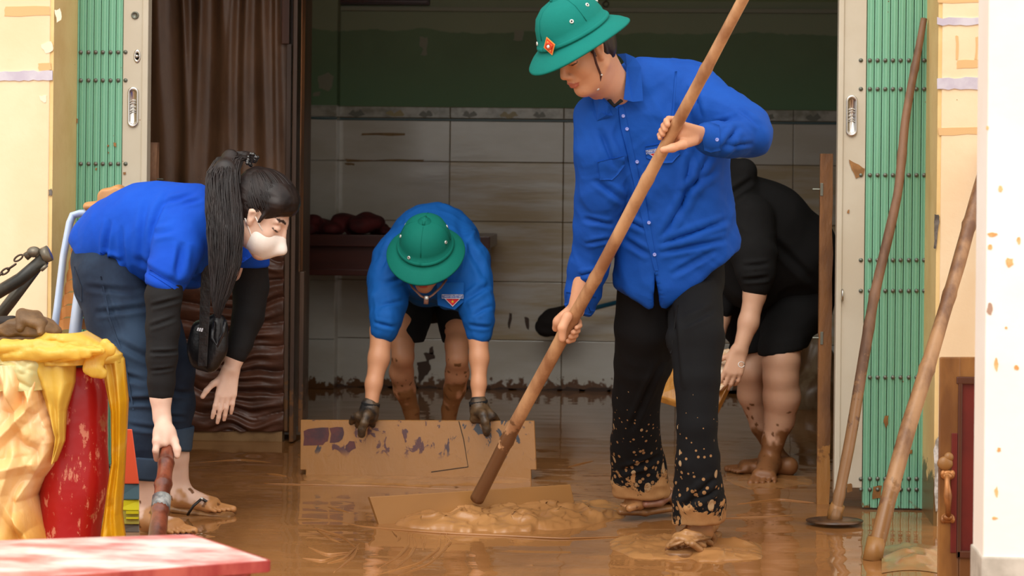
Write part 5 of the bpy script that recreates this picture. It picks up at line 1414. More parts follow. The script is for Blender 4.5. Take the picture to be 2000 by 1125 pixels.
sd.cut(lambda X, Y, Z: np.where((X < J(1200, 0, 6.5)[0]), (X - cw_[0]) * cdir[0] + (Y - cw_[1]) * cdir[1] + (Z - cw_[2]) * cdir[2], -.06))
V, Q = sd.build(1)
cr = [((1215, 395), (1160, 350), 6.4, .008, .012), ((1135, 430), (1195, 440), 6.4, .007, .010), ((1140, 480), (1190, 470), 6.4, .006, .008), ((1128, 545), (1165, 535), 6.4, .006, .008), ((1320, 200), (1340, 300), 6.5, .010, .014), ((1355, 150), (1372, 230), 6.5, .006, .010),
      ((1290, 470), (1390, 300), 6.5, .010, .014), ((1285, 480), (1425, 430), 6.5, .009, .012), ((1285, 495), (1420, 470), 6.5, .008, .012), ((1270, 500), (1220, 470), 6.5, .008, .012), ((1265, 450), (1225, 430), 6.5, .007, .010), ((1330, 380), (1400, 330), 6.5, .007, .014),
      ((1310, 540), (1400, 490), 6.5, .007, .012), ((1170, 250), (1200, 330), 6.45, .008, .014), ((1400, 300), (1440, 250), 6.4, .010, .012), ((1440, 215), (1480, 250), 6.45, .006, .010), ((1395, 240), (1450, 235), 6.4, .007, .010), ((1405, 285), (1470, 280), 6.4, .006, .008), ((1240, 330), (1265, 420), 6.5, .006, .014), ((1350, 300), (1330, 430), 6.5, .008, .014)]
V = wrinkle(V, Q, .0085, 6.5, (.35, 0, -1), .28, 5, cr, warp=.10); V = wrinkle(V, Q, .0055, 10, (1, 0, .75), .35, 18, warp=.07); V = wrinkle(V, Q, .0030, 19, (.7, 0, -1), .4, 8)
shirt = obj('shirt', V, Q, m_blue, man, smooth=True)
bs = bvh(V, Q)
# collar
m_blued = m_blue
def slab(name, pts, D, th, mat, parent, **k):
    """thick piece of cloth through 3D points (px,py,D)"""
    P = [J(*p) for p in pts]; n_ = len(P); r = RN[:, 2]
    bm = bmesh.new(); vs = [bm.verts.new(tuple(p)) for p in P] + [bm.verts.new(tuple(p - r * th)) for p in P]
    bm.faces.new(vs[:n_]); bm.faces.new(vs[n_:][::-1])
    for i in range(n_): bm.faces.new([vs[i], vs[(i + 1) % n_], vs[n_ + (i + 1) % n_], vs[n_ + i]])
    bmesh.ops.triangulate(bm, faces=[f for f in bm.faces if len(f.verts) > 4]); bmesh.ops.recalc_face_normals(bm, faces=list(bm.faces))
    bm.verts.index_update(); b = B(); b.bm(bm); return b.out(name, mat, parent, **k)
slab('collar', [(1205, 106, 6.58), (1222, 104, 6.55), (1240, 112, 6.52), (1252, 130, 6.50), (1256, 197, 6.485), (1236, 199, 6.47), (1218, 194, 6.465), (1222, 160, 6.48), (1224, 130, 6.51), (1214, 114, 6.56)], 6.5, .005, m_blue, shirt)
slab('collar', [(1156, 180, 6.50), (1170, 184, 6.47), (1190, 200, 6.455), (1207, 214, 6.465), (1198, 226, 6.47), (1184, 225, 6.465), (1174, 220, 6.465), (1166, 236, 6.475), (1160, 222, 6.48), (1156, 200, 6.49)], 6.5, .005, m_blue, shirt)
decal('placket', [(1207, 210), (1218, 205), (1236, 290), (1252, 360), (1258, 360), (1268, 430), (1284, 520), (1286, 528), (1278, 528), (1266, 480), (1252, 420), (1240, 370), (1224, 300), (1212, 250)], bs, m_blue, shirt, .0012, .002, 3, 6.5)
for px, py in ((1216, 227), (1224, 252), (1244, 316), (1267, 435), (1278, 497)): button(shirt, bs, px, py, 6.5)
decal('pocket_flap', [(1167, 316), (1217, 305), (1218, 322), (1206, 340), (1194, 352), (1172, 350)], bs, m_blue, shirt, .002, .0035, 3, 6.5)
decal('pocket_flap', [(1260, 286), (1318, 276), (1328, 300), (1312, 318), (1286, 318), (1262, 308)], bs, m_blue, shirt, .002, .0035, 3, 6.5)
patch(shirt, bs, 1282, 294, 42, -.16, 6.5, .006)
decal('cuff', [(1370, 243), (1384, 240), (1404, 246), (1406, 292), (1388, 296), (1376, 292)], bs, m_blue, shirt, .002, .003, 3, 6.4)
decal('cuff', [(1107, 570), (1164, 580), (1160, 616), (1102, 604)], bs, m_blue, shirt, .001, .002, 3, 6.5)
button(shirt, bs, 1400, 273, 6.4)
decal('yoke_seam', [(1318, 140), (1322, 139), (1318, 200), (1313, 240), (1309, 240), (1314, 200)], bs, m_blue, shirt, .0006, .001, 2, 6.5)
b = B(); b.tube([J(1190, 196, 6.46), J(1200, 207, 6.44), J(1214, 196, 6.45)], .008, 8, flat=.6); b.out('undershirt_neck', m_black, man, smooth=True)
# trousers
sd = SD(.005)
sd.rows([(1262, 500, 6.70, 1368, 500, 6.71, 40), (1258, 560, 6.70, 1364, 560, 6.70, 46)], .03, 3)
sd.chain([(1262, 560, 6.72, 54), (1257, 640, 6.76, 55), (1254, 710, 6.84, 54), (1243, 780, 6.92, 45), (1241, 860, 7.02, 46), (1248, 930, 7.10, 51), (1252, 966, 7.12, 54)], .012)
sd.chain([(1358, 585, 6.67, 52), (1360, 660, 6.56, 53), (1361, 740, 6.52, 43), (1362, 830, 6.50, 38), (1363, 900, 6.51, 40), (1365, 980, 6.54, 46), (1364, 1024, 6.56, 48)], .012)
z1_ = J(1250, 968, 7.1)[2]; z2_ = J(1365, 1026, 6.55)[2]; xm = float(J(1313, 990, 6.8)[0])
def hem2(X, Y, Z): return np.where(X + 0 * Y < xm, z1_ - Z + .0 * X + 0 * Y, z2_ + (X - xm) * .12 - Z + 0 * Y)
sd.cut(hem2)
V, Q = sd.build(1)
cr = [((1310, 590), (1325, 760), 6.5, .012, .014), ((1330, 640), (1400, 610), 6.4, .006, .012), ((1325, 560), (1395, 545), 6.5, .006, .012), ((1395, 940), (1345, 985), 6.4, .010, .012), ((1330, 1000), (1400, 960), 6.4, .010, .012), ((1290, 700), (1230, 850), 6.8, .008, .012), ((1210, 930), (1290, 900), 6.9, .008, .012)]
V = wrinkle(V, Q, .0045, 6, (.1, 0, -1), .18, 15, cr, warp=.06); V = wrinkle(V, Q, .0075, 10, (1, 0, -.5), .5, 16, mask=lambda P: np.clip((.42 - P[:, 2]) / .2, 0.15, 1))
tr_ = obj('trousers', V, Q, m_trou, man, smooth=True); bt = bvh(V, Q)
decal('pocket_seam', [(1322, 596), (1325, 596), (1312, 690), (1309, 690)], bt, m_black, tr_, .0006, .001, 2, 6.5)
# sandals
m_sand = M('mud_covered_sandal', C(168, 122, 76), .35, C(120, 82, 48), 12, bump=(30, .003)); m_sandm = M('maroon_sandal', C(120, 50, 60), .4, C(150, 110, 80), 9)
sn = obj('sandal', *(lambda b: (np.array(b.v), b.f))((lambda b: (b.tube([J(1352, 1046, 6.46), J(1330, 1058, 6.42), J(1308, 1066, 6.42)], .011, 8, flat=.5), b.tube([J(1384, 1050, 6.50), J(1360, 1054, 6.42), J(1340, 1062, 6.40)], .011, 8, flat=.5), b)[-1])(B())), m_sand, man, smooth=True)
sd = SD(.004)
h1, t1_ = PZ(1388, 1050), PZ(1326, 1090)
sd.chain([(h1 + [0, 0, .012], .036), (PZ(1368, 1066) + [0, 0, .010], .038), (PZ(1348, 1078) + [0, 0, .010], .044), (t1_ + [0, .02, .010], .042)], .01, px=False)
sd.cut(lambda X, Y, Z: Z - .018 + 0 * X + 0 * Y); V, Q = sd.build(1); obj('sole', V, Q, m_sand, sn, smooth=True)
sd = SD(.004)
fx = J(1345, 1056, 6.44)
for pts in ([(1306, 1066, 6.44), (1322, 1052, 6.43), (1350, 1054, 6.43), (1374, 1066, 6.47)], [(1318, 1050, 6.46), (1340, 1040, 6.45), (1366, 1046, 6.46), (1388, 1062, 6.52)], [(1322, 1046, 6.46), (1352, 1062, 6.40), (1368, 1074, 6.42)], [(1384, 1036, 6.54), (1394, 1050, 6.58), (1392, 1066, 6.58)]):
    sd.chain([(x_, y_, d_, 6.5) for x_, y_, d_ in pts], .006, flat=1.4)
V, Q = sd.build(1); obj('strap', V, Q, m_sand, sn, smooth=True)
sd = SD(.005); sd.chain([(1212, 998, 7.05, 8), (1260, 998, 7.1, 9), (1312, 990, 7.16, 9)], .01, flat=2.4); V, Q = sd.build(1); sn2 = obj('sandal', V, Q, m_sand, man, smooth=True)
sd = SD(.005); sd.chain([(1262, 984, 7.05, 8), (1288, 980, 7.08, 9), (1312, 966, 7.12, 8), (1316, 982, 7.14, 7)], .01, flat=1.8); V, Q = sd.build(1); obj('strap', V, Q, m_sandm, sn2, smooth=True, label='maroon strap')
# ------------------------------------------------------------------ THE CROUCHING MAN
SK2 = C(208, 150, 112)
cm = root('person', PZ(850, 890), 'man bent double in green pith helmet and blue shirt gripping the wide board', 'person')
Hc2 = J(832, 500, 8.05)
u2 = unit(np.array([.02, -.60, .80])); f2 = unit(np.array([-.06, -.80, -.60])); f2 = unit(f2 - (f2 @ u2) * u2); l2 = np.cross(u2, f2)
sd = SD(.0045)
head(sd, Hc2, f2, u2, l2, 1.0)
sd.cone(Hc2 - f2 * .02 - u2 * .05, J(842, 505, 8.25), .05, .06, .03)
sd.chain([(845, 510, 8.3, 60), (845, 480, 8.5, 62), (845, 515, 8.75, 60)], .03)
sd.chain([(780, 515, 8.22, 34), (764, 580, 8.14, 26), (746, 645, 8.08, 22), (740, 700, 8.05, 20), (730, 750, 8.02, 15.5), (726, 786, 8.0, 13.5)], .02)
sd.chain([(908, 515, 8.22, 34), (922, 590, 8.14, 26), (933, 645, 8.08, 21), (936, 700, 8.05, 18), (935, 750, 8.02, 14), (934, 786, 8.0, 12.5)], .02)
sd.chain([(805, 560, 8.7, 34), (790, 640, 8.48, 28), (786, 672, 8.42, 22), (787, 696, 8.40, 21), (784, 726, 8.46, 23), (790, 760, 8.52, 21), (803, 800, 8.58, 15), (810, 850, 8.62, 14)], .015)
sd.chain([(884, 570, 8.7, 34), (891, 650, 8.48, 26), (892, 676, 8.42, 22), (893, 700, 8.40, 21), (893, 728, 8.46, 23), (888, 760, 8.52, 21), (878, 800, 8.58, 15), (875, 850, 8.62, 14)], .015)
foot(sd, J(811, 855, 8.64), PZ(812, 880) + [0, .04, 0], PZ(806, 893) + [0, 0, 0], PZ(802, 902), RN[:, 0] * -1)
foot(sd, J(874, 855, 8.64), PZ(874, 880) + [0, .04, 0], PZ(880, 893), PZ(884, 902), RN[:, 0])
V, Q = sd.build(1); cols = skincol(V, SK2, (.10, .42), C(150, 102, 60), 3, lambda P: P[:, 1] > 8.22); cols = facecol(V, cols, Hc2, f2, u2, l2)
obj('body', V, Q, m_skin, cm, smooth=True, cols=cols)
hm = helmet(cm, Hc2 + u2 * .025, f2, u2, l2, m_helmd, 1.0)
sd = SD(.006); A = np.array([f2, u2, l2]); sd.ell(Hc2 - f2 * .024 + u2 * .03, (.088, .084, .078), A); V, Q = sd.build(1); obj('hair', V, Q, m_hair, cm, smooth=True)
b = B(); P = [J(796, 545, 8.02), J(806, 562, 7.98), J(822, 578, 7.97), J(833, 584, 7.97)]; b.tube(P, .0055, 8, flat=.5); b.tube([J(872, 546, 8.02), J(860, 562, 7.98), J(845, 576, 7.97), J(834, 583, 7.97)], .0055, 8, flat=.5)
b.tube([J(833, 578, 7.96), J(832, 594, 7.96)], .009, 8, flat=.5); b.out('chin_strap', m_strap2, hm, smooth=True)
b = B(); b.sphere(J(833, 582, 7.955), .008); b.out('strap_buckle', m_eyelet, hm, smooth=True)
# shirt
sd = SD(.006)
sd.chain([(846, 530, 8.72, 78), (845, 492, 8.55, 84), (845, 490, 8.35, 86), (842, 510, 8.22, 78)], .04)
sd.chain([(786, 505, 8.24, 52), (898, 505, 8.24, 54)], .04)
sd.chain([(776, 512, 8.22, 46), (764, 545, 8.18, 40), (757, 590, 8.12, 33), (753, 622, 8.08, 29)], .02)
sd.chain([(752, 620, 8.08, 29), (750, 642, 8.07, 25)], .008)
sd.chain([(910, 512, 8.22, 46), (921, 550, 8.18, 38), (929, 595, 8.12, 32), (933, 625, 8.08, 28)], .02)
sd.chain([(934, 628, 8.08, 29), (935, 650, 8.07, 25)], .008)
sd.chain([(790, 560, 8.30, 24), (830, 565, 8.32, 26), (880, 570, 8.26, 24)], .03)
sd.chain([(862, 560, 8.16, 20), (900, 560, 8.16, 22), (898, 584, 8.15, 18), (874, 588, 8.15, 16)], .02)
V, Q = sd.build(1)
cr = [((745, 560), (790, 540), 8, .008, .012), ((740, 600), (780, 590), 8, .006, .010), ((905, 590), (950, 560), 8, .010, .014), ((920, 620), (955, 600), 8, .006, .010), ((880, 430), (950, 560), 8, .008, .016), ((760, 470), (735, 540), 8, .007, .014), ((728, 630), (768, 640), 8, .008, .009), ((912, 636), (955, 640), 8, .008, .009)]
V = wrinkle(V, Q, .010, 7, (.2, 0, 1), .35, 25, cr, warp=.10); V = wrinkle(V, Q, .0035, 20, (.6, 0, -1), .45, 28)
sh2 = obj('shirt', V, Q, m_blue3, cm, smooth=True); bs = bvh(V, Q)
slab('pocket', [(853, 552, 8.06), (906, 552, 8.06), (905, 590, 8.06), (888, 605, 8.06), (855, 596, 8.06)], 8, .006, m_blue3, sh2)
pkb = bvh(*(lambda P: (np.array(P), np.array([[0, 1, 2, 3]])))([J(840, 545, 8.053), J(920, 545, 8.053), J(920, 620, 8.053), J(840, 620, 8.053)]))
patch(sh2, pkb, 884, 579, 42, .0, 8.05)
# shorts
sd = SD(.006)
sd.chain([(845, 545, 8.78, 62), (845, 575, 8.7, 56)], .04)
sd.chain([(812, 575, 8.66, 40), (804, 620, 8.54, 36), (797, 662, 8.46, 31)], .02); sd.chain([(880, 580, 8.66, 36), (889, 625, 8.54, 32), (892, 668, 8.46, 28)], .02)
za, zb_ = J(800, 668, 8.46)[2], J(890, 668, 8.46)[2]
sd.cut(lambda X, Y, Z: min(za, zb_) - Z + 0 * X + 0 * Y)
V, Q = sd.build(1); V = wrinkle(V, Q, .005, 9, (1, 0, .3), .4, 35); obj('shorts', V, Q, m_black, cm, smooth=True)
# gloves
m_glove = M('muddy_black_glove', C(30, 30, 32), .5, C(96, 74, 50), 14, spots=(30, .12, .9), mudcol=C(112, 84, 54), bump=(30, .003))
def glove(wp, tpts, fpts, mir):
    sd = SD(.004); w = J(*wp)
    sd.chain([(wp[0], wp[1] - 4, wp[2], 17), (wp[0] - mir * 1, wp[1] + 10, wp[2] - .01, 17)], .01)
    for i, (kx, ky, tx, ty) in enumerate(fpts):
        k_ = J(kx, ky, 7.99 - .0); t = J(tx, ty, 8.035); m_ = (k_ + t) / 2 + [0, -.012, .012]
        sd.cone(w, k_, .024, .0155, .014); sd.cone(k_, m_, .0125, .0118, .005); sd.cone(m_, t, .0118, .0105, .004)
    P = [J(*p) for p in tpts]
    sd.cone(w + [0, -.01, -.02], P[0], .020, .0165, .014)
    for a, c_ in zip(P[:-1], P[1:]): sd.cone(a, c_, .0150, .0130, .006)
    V, Q = sd.build(1); V = wrinkle(V, Q, .0025, 40, (1, 0, 0), .6, 36)
    g_ = obj('glove', V, Q, m_glove, cm, smooth=True)
    b = B(); b.tube([J(wp[0] + mir * 1, wp[1] - 9, wp[2]), J(wp[0], wp[1] - 1, wp[2])], 18.5 * wp[2] / FPX, 20); b.out('cuff', m_black2, g_, smooth=True)
glove((723, 796, 8.0), [(716, 812, 7.93), (711, 826, 7.915), (707, 838, 7.92), (706, 848, 7.93)], [(700, 812, 686, 826), (708, 816, 698, 834), (718, 818, 714, 836), (728, 818, 728, 834)], 1)
glove((935, 792, 8.0), [(944, 810, 7.93), (947, 824, 7.915), (950, 838, 7.92), (951, 847, 7.93)], [(960, 812, 972, 824), (950, 816, 958, 834), (938, 818, 942, 836), (926, 818, 926, 834)], -1)

# ------------------------------------------------------------------ THE MAN IN BLACK
SK3 = C(218, 172, 142)
bk_ = root('person', PZ(1500, 935), 'barefoot man in a black hooded jacket and black shorts bending behind the standing man', 'person')
sd = SD(.0045)
Hc3 = J(1405, 400, 8.05); f3, u3, l3 = frame(np.array([-.55, -.3, -.78]))
head(sd, Hc3, f3, u3, l3)
sd.cone(Hc3 - f3 * .03 - u3 * .04, J(1450, 400, 8.12), .05, .06, .03)
sd.chain([(1450, 420, 8.12, 60), (1540, 480, 8.2, 60), (1565, 545, 8.25, 44)], .03)
sd.chain([(1462, 440, 8.0, 34), (1472, 530, 7.94, 26), (1474, 575, 7.92, 21), (1462, 630, 7.9, 19), (1446, 682, 7.88, 14)], .02)
sd.chain([(1440, 440, 8.25, 34), (1420, 540, 8.25, 26), (1405, 620, 8.2, 20), (1395, 680, 8.15, 15)], .02)
sd.chain([(1552, 600, 8.22, 40), (1532, 670, 8.12, 34), (1526, 704, 8.06, 36), (1525, 735, 8.06, 34), (1527, 775, 8.08, 36), (1522, 820, 8.1, 29), (1510, 862, 8.1, 21), (1503, 895, 8.1, 18)], .015)
sd.chain([(1530, 610, 8.35, 44), (1478, 690, 8.3, 34), (1466, 725, 8.28, 27), (1468, 770, 8.32, 27), (1488, 830, 8.36, 22), (1512, 880, 8.38, 17), (1525, 905, 8.38, 16)], .015)
foot(sd, J(1502, 900, 8.1), J(1508, 920, 8.14), J(1492, 940, 7.95), J(1488, 955, 7.86), RN[:, 0] * -1, 1.12)
foot(sd, J(1526, 905, 8.38), PZ(1540, 928) + [0, 0, .005], PZ(1455, 926) + [0, 0, .005], PZ(1418, 926) + [0, 0, .005], np.array([0, 1, 0.]), 1.1)
# hand on the panel
hA = np.array([f3, u3, l3])
w3 = J(1444, 684, 7.88)
open_hand(sd, w3, J(1428, 740, 7.86) - w3, RN[:, 0] * -1, RN[:, 0] * -.3 + np.array([0, .9, 0]), sc=1.0, curls=[(.25, .4, .3), (.3, .5, .4), (.35, .5, .4), (.4, .6, .4)], thumb=(-.4, .3), spread=.08)
V, Q = sd.build(1); cols = skincol(V, SK3, (.02, .26), C(140, 94, 56), 6)
obj('body', V, Q, m_skin, bk_, smooth=True, cols=cols)
b = B(); b.tube([J(1448, 712, 7.80) + [.011 * math.cos(t), .004 * math.sin(t), .010 * math.sin(t)] for t in np.linspace(0, 6.28, 17)], .0016, 6); b.out('ring', m_steel, bk_, smooth=True)
sd = SD(.006)
sd.chain([(1440, 400, 8.12, 66), (1495, 440, 8.16, 84), (1550, 500, 8.2, 84), (1582, 540, 8.24, 62)], .04)
sd.chain([(1450, 470, 8.12, 64), (1470, 540, 8.16, 64)], .04)
sd.chain([(1425, 345, 8.06, 40), (1452, 336, 8.05, 20), (1430, 390, 8.05, 50)], .03)
sd.chain([(1464, 430, 8.0, 48), (1470, 490, 7.96, 44), (1474, 530, 7.93, 36), (1476, 556, 7.92, 27)], .02)
sd.chain([(1440, 440, 8.25, 44), (1420, 540, 8.25, 34), (1408, 600, 8.2, 26)], .02)
V, Q = sd.build(1)
V = wrinkle(V, Q, .008, 7, (1, 0, -.5), .3, 65, [((1500, 460), (1600, 560), 8, .010, .02), ((1450, 545), (1500, 540), 7.9, .010, .010), ((1452, 520), (1500, 515), 7.9, .008, .010), ((1410, 390), (1470, 350), 8, .012, .014)], warp=.08)
obj('jacket', V, Q, m_black, bk_, smooth=True)
sd = SD(.006)
sd.chain([(1574, 560, 8.24, 62), (1566, 600, 8.22, 58)], .04); sd.chain([(1560, 600, 8.2, 56), (1535, 650, 8.12, 46), (1526, 680, 8.08, 42), (1524, 700, 8.07, 40)], .02)
sd.chain([(1520, 600, 8.32, 52), (1476, 660, 8.3, 44), (1462, 690, 8.29, 38)], .02); sd.chain([(1470, 600, 8.3, 40), (1440, 640, 8.35, 30)], .03)
zc_ = J(1524, 688, 8.07)[2]; sd.cut(lambda X, Y, Z: zc_ - Z + (X - J(1524, 688, 8.07)[0]) * .18 + 0 * Y)
V, Q = sd.build(1); V = wrinkle(V, Q, .005, 8, (1, 0, .3), .4, 66); obj('shorts', V, Q, m_black, bk_, smooth=True)
sd = SD(.007); sd.ell(Hc3 - f3 * .022 + u3 * .034, (.096, .088, .082), hA); sd.ell(Hc3 - f3 * .045 - u3 * .02, (.05, .055, .066), hA, .02); sd.ell(Hc3 + f3 * .075 - u3 * .03, (.075, .075, .12), hA, .01, sub=True)
V, Q = sd.build(1); obj('hair', V, Q, m_hair, bk_, smooth=True)
# wet yellow panel he is carrying
m_panelw = M('wet_varnished_panel', C(196, 140, 66), .12, C(150, 98, 40), 9, st=(1, 1, .5), bump=[(24, .004), (90, .0008)], coat=.5)
m_panelw2 = M('muddy_foil_back', C(206, 150, 86), .12, C(240, 224, 200), 9, st=(1.2, 1, 2.2), bump=(16, .01), coat=.6)
wp = root('carried_panel', PZ(1370, 930), 'glossy wet yellow brown panel held low by the man in black', 'panel')
F4 = [J(1283, 772, 8.0), J(1396, 806, 7.86), J(1440, 716, 7.88), J(1326, 672, 8.06)]
nn = unit(np.cross(F4[1] - F4[0], F4[3] - F4[0])); nn = nn if nn[1] < 0 else -nn
b = B(); b.hexa([p - nn * .03 for p in F4] + [p for p in F4], .004); b.out('board', m_panelw, wp)
G4 = [J(1340, 700, 7.90), J(1398, 770, 7.84), J(1446, 726, 7.90), J(1424, 680, 7.96)]
nn2 = unit(np.cross(G4[1] - G4[0], G4[3] - G4[0])); nn2 = nn2 if nn2[1] < 0 else -nn2
b = B(); b.hexa([p - nn2 * .012 for p in G4] + [p for p in G4], .003); b.out('foil_face', m_panelw2, wp)
E5 = [J(1283, 772, 7.995), J(1396, 806, 7.855), J(1396, 818, 7.86), J(1290, 786, 8.0)]
b = B(); b.hexa([p + [0, .03, 0] for p in E5] + E5, .003); b.out('edge_strip', m_panelw, wp)

# ------------------------------------------------------------------ THE WOMAN
SK4 = C(238, 200, 178)
wo = root('person', PZ(330, 1020), 'bending woman in white face mask, blue polo and rolled jeans with a long ponytail', 'person')
Hc4 = J(508, 420, 6.78); f4, u4, l4 = frame(np.array([.86, -.12, -.56]))
sd = SD(.004)
head(sd, Hc4, f4, u4, l4, 1.02)
sd.cone(Hc4 - f4 * .03 - u4 * .04, J(435, 430, 6.84), .045, .055, .03)
sd.chain([(400, 430, 6.86, 46), (330, 450, 6.9, 60), (230, 500, 6.96, 55)], .03)
# near arm
sd.chain([(352, 475, 6.74, 32), (322, 560, 6.68, 27), (318, 650, 6.66, 26), (316, 720, 6.66, 22), (314, 775, 6.65, 19), (316, 815, 6.64, 18)], .02)
g0 = J(329, 880, 6.62)     # point on the woman's pole near its top
pax = unit(J(329, 868, 6.62) - J(307, 1042, 6.30))
wq = J(318, 822, 6.64)
for i, (kx, ky, m1x, m1y, tx, ty, dk) in enumerate(((306, 862, 304, 880, 306, 897, 6.585), (316, 868, 316, 888, 320, 900, 6.60), (328, 870, 334, 884, 336, 892, 6.63))):
    k_ = J(kx, ky, dk); m_ = J(m1x, m1y, dk - .015); t = J(tx, ty, dk + .005)
    if i == 0: sd.cone(wq, k_, .021, .015, .014); sd.cone(k_, m_, .0110, .0105, .005); sd.cone(m_, t, .0105, .0092, .004)
grip_hand(sd, J(328, 872, 6.62), pax, J(320, 820, 6.635), np.array([0, -.6, .9]), .024, side=-1, sc=.92, a0=5, a1=170, tz=1, thumb=False, spread=.0165)
sd.chain([(wq + [.01, 0, -.01], .0165), (J(340, 862, 6.60), .0135), (J(346, 878, 6.58), .0115), (J(346, 890, 6.575), .0100)], .008, px=False)
sd.ell(J(322, 846, 6.61), (.034, .026, .034), k=.014)
# far arm
sd.chain([(470, 500, 7.05, 30), (487, 560, 7.08, 27), (478, 640, 7.05, 24), (458, 700, 7.02, 16), (452, 722, 7.01, 15)], .02)
w4 = J(450, 724, 7.01)
open_hand(sd, w4, J(436, 800, 6.98) - w4, RN[:, 0] * -1 - np.array([0, .4, 0]), RN[:, 0] * -.2 - np.array([0, .9, 0]) * -1, sc=.95, curls=[(.10, .25, .2), (.12, .25, .2), (.15, .3, .2), (.18, .3, .25)], thumb=(.3, -.15), spread=.03)
# legs
sd.chain([(225, 560, 6.9, 50), (272, 740, 6.78, 34), (284, 860, 6.76, 30), (284, 930, 6.76, 24), (292, 1000, 6.76, 18), (295, 1022, 6.76, 17)], .015)
sd.chain([(260, 560, 7.05, 46), (332, 730, 7.05, 32), (338, 830, 7.08, 28), (343, 890, 7.10, 25), (350, 950, 7.12, 19), (352, 968, 7.12, 18)], .015)
foot(sd, J(352, 966, 7.12), J(342, 990, 7.14), J(412, 998, 7.10), J(452, 1003, 7.08), np.array([0, 1., 0]), .95)
foot(sd, J(294, 1020, 6.76), PZ(284, 1040) + [0, 0, .012], PZ(338, 1048) + [0, 0, .012], PZ(372, 1052) + [0, 0, .01], np.array([0, 1., 0]), .95)
V, Q = sd.build(1); cols = skincol(V, SK4, (.0, .115), C(196, 140, 86), 9)
cols = facecol(V, cols, Hc4, f4, u4, l4, 1.02)
m = np.linalg.norm(V - J(300, 950, 6.76), axis=1) < .0; obj('body', V, Q, m_skin, wo, smooth=True, cols=cols)
# mask
A = np.array([f4, u4, l4])
sd = SD(.0035)
P4 = lambda a, b_, c_: Hc4 + 1.02 * (a * f4 + b_ * u4 + c_ * l4)
sd.ell(P4(.042, -.055, 0), (.066, .062, .0635), A, .01); sd.cone(P4(.100, -.018, 0), P4(.122, -.050, 0), .008, .008, .03); sd.cone(P4(.120, -.052, 0), P4(.074, -.098, 0), .006, .010, .03)
cu = lambda X, Y, Z, n_, o_: (X - o_[0]) * n_[0] + (Y - o_[1]) * n_[1] + (Z - o_[2]) * n_[2]
sd.cut(lambda X, Y, Z: -cu(X, Y, Z, f4, P4(.022, 0, 0))); n5 = unit(u4 + f4 * -.30); sd.cut(lambda X, Y, Z: cu(X, Y, Z, n5, P4(.10, -.014, 0)))
V, Q = sd.build(1); mk = obj('face_mask', V, Q, M('white_mask_fabric', C(250, 242, 234), .8, C(244, 232, 222), 20), wo, smooth=True)
b = B()
for s_ in (1, -1):
    b.tube([P4(.062, -.034, .050 * s_), P4(.03, -.012, .066 * s_), P4(-.004, .012, .078 * s_)], .0022, 6); b.tube([P4(.050, -.085, .046 * s_), P4(.02, -.05, .062 * s_), P4(-.016, -.02, .074 * s_)], .0022, 6)
b.out('ear_loop', bpy.data.materials['white_mask_fabric'], mk, smooth=True)
# hair
sd = SD(.004)
sd.ell(P4(-.022, .045, 0), (.100, .092, .086), A, .02); sd.ell(P4(.02, .075, 0), (.072, .060, .074), A, .03); sd.cone(P4(.045, .07, .055), P4(.045, .07, -.055), .022, .022, .02)
sd.ell(P4(-.05, -.01, 0), (.055, .06, .068), A, .03)
sd.cone(P4(-.02, .03, .06), P4(-.07, .09, 0), .03, .03, .03)
sd.ell(P4(.105, -.025, 0), (.080, .078, .13), A, .012, sub=True); sd.ell(P4(.012, -.012, .085), (.030, .042, .032), A, .01, sub=True); sd.ell(P4(.012, -.012, -.085), (.030, .042, .032), A, .01, sub=True)
for s_ in (1, -1): sd.cone(P4(.030, .04, .072 * s_), P4(.028, -.005, .074 * s_), .008, .004, .008)
V, Q = sd.build(1); V = wrinkle(V, Q, .0022, 42, f4 * .9 - u4 * .5 * 0 + u4 * .25, .1, 71, warp=.02); hr = obj('hair', V, Q, m_hair, wo, smooth=True)
def strands(name, paths, mat, parent, seg=4):
    V = []; Fc = []
    for P, rs in paths:
        n0 = len(V); n_ = len(P)
        for i_ in range(n_):
            t = unit(P[min(i_ + 1, n_ - 1)] - P[max(i_ - 1, 0)]); a = unit(np.cross(t, [.3, .9, .1])); c_ = np.cross(a, t)
            for k_ in range(seg): th_ = 2 * math.pi * k_ / seg; V.append(P[i_] + rs[i_] * (a * math.cos(th_) + c_ * math.sin(th_)))
        for i_ in range(n_ - 1):
            for k_ in range(seg): Fc.append((n0 + i_ * seg + k_, n0 + i_ * seg + (k_ + 1) % seg, n0 + (i_ + 1) * seg + (k_ + 1) % seg, n0 + (i_ + 1) * seg + k_))
    return obj(name, np.array(V), np.array(Fc), mat, parent, smooth=True, kind='stuff')
spine = [(492, 314, 6.80, 9, 8), (472, 302, 6.80, 15, 12), (450, 308, 6.78, 24, 16), (438, 338, 6.74, 30, 20), (438, 400, 6.70, 33, 20), (438, 460, 6.66, 33, 18), (437, 520, 6.64, 28, 15), (434, 565, 6.63, 20, 11), (430, 600, 6.62, 11, 7), (427, 622, 6.62, 5, 4)]
SP = np.array(spine, float); rnd = random.Random(3); pth = []
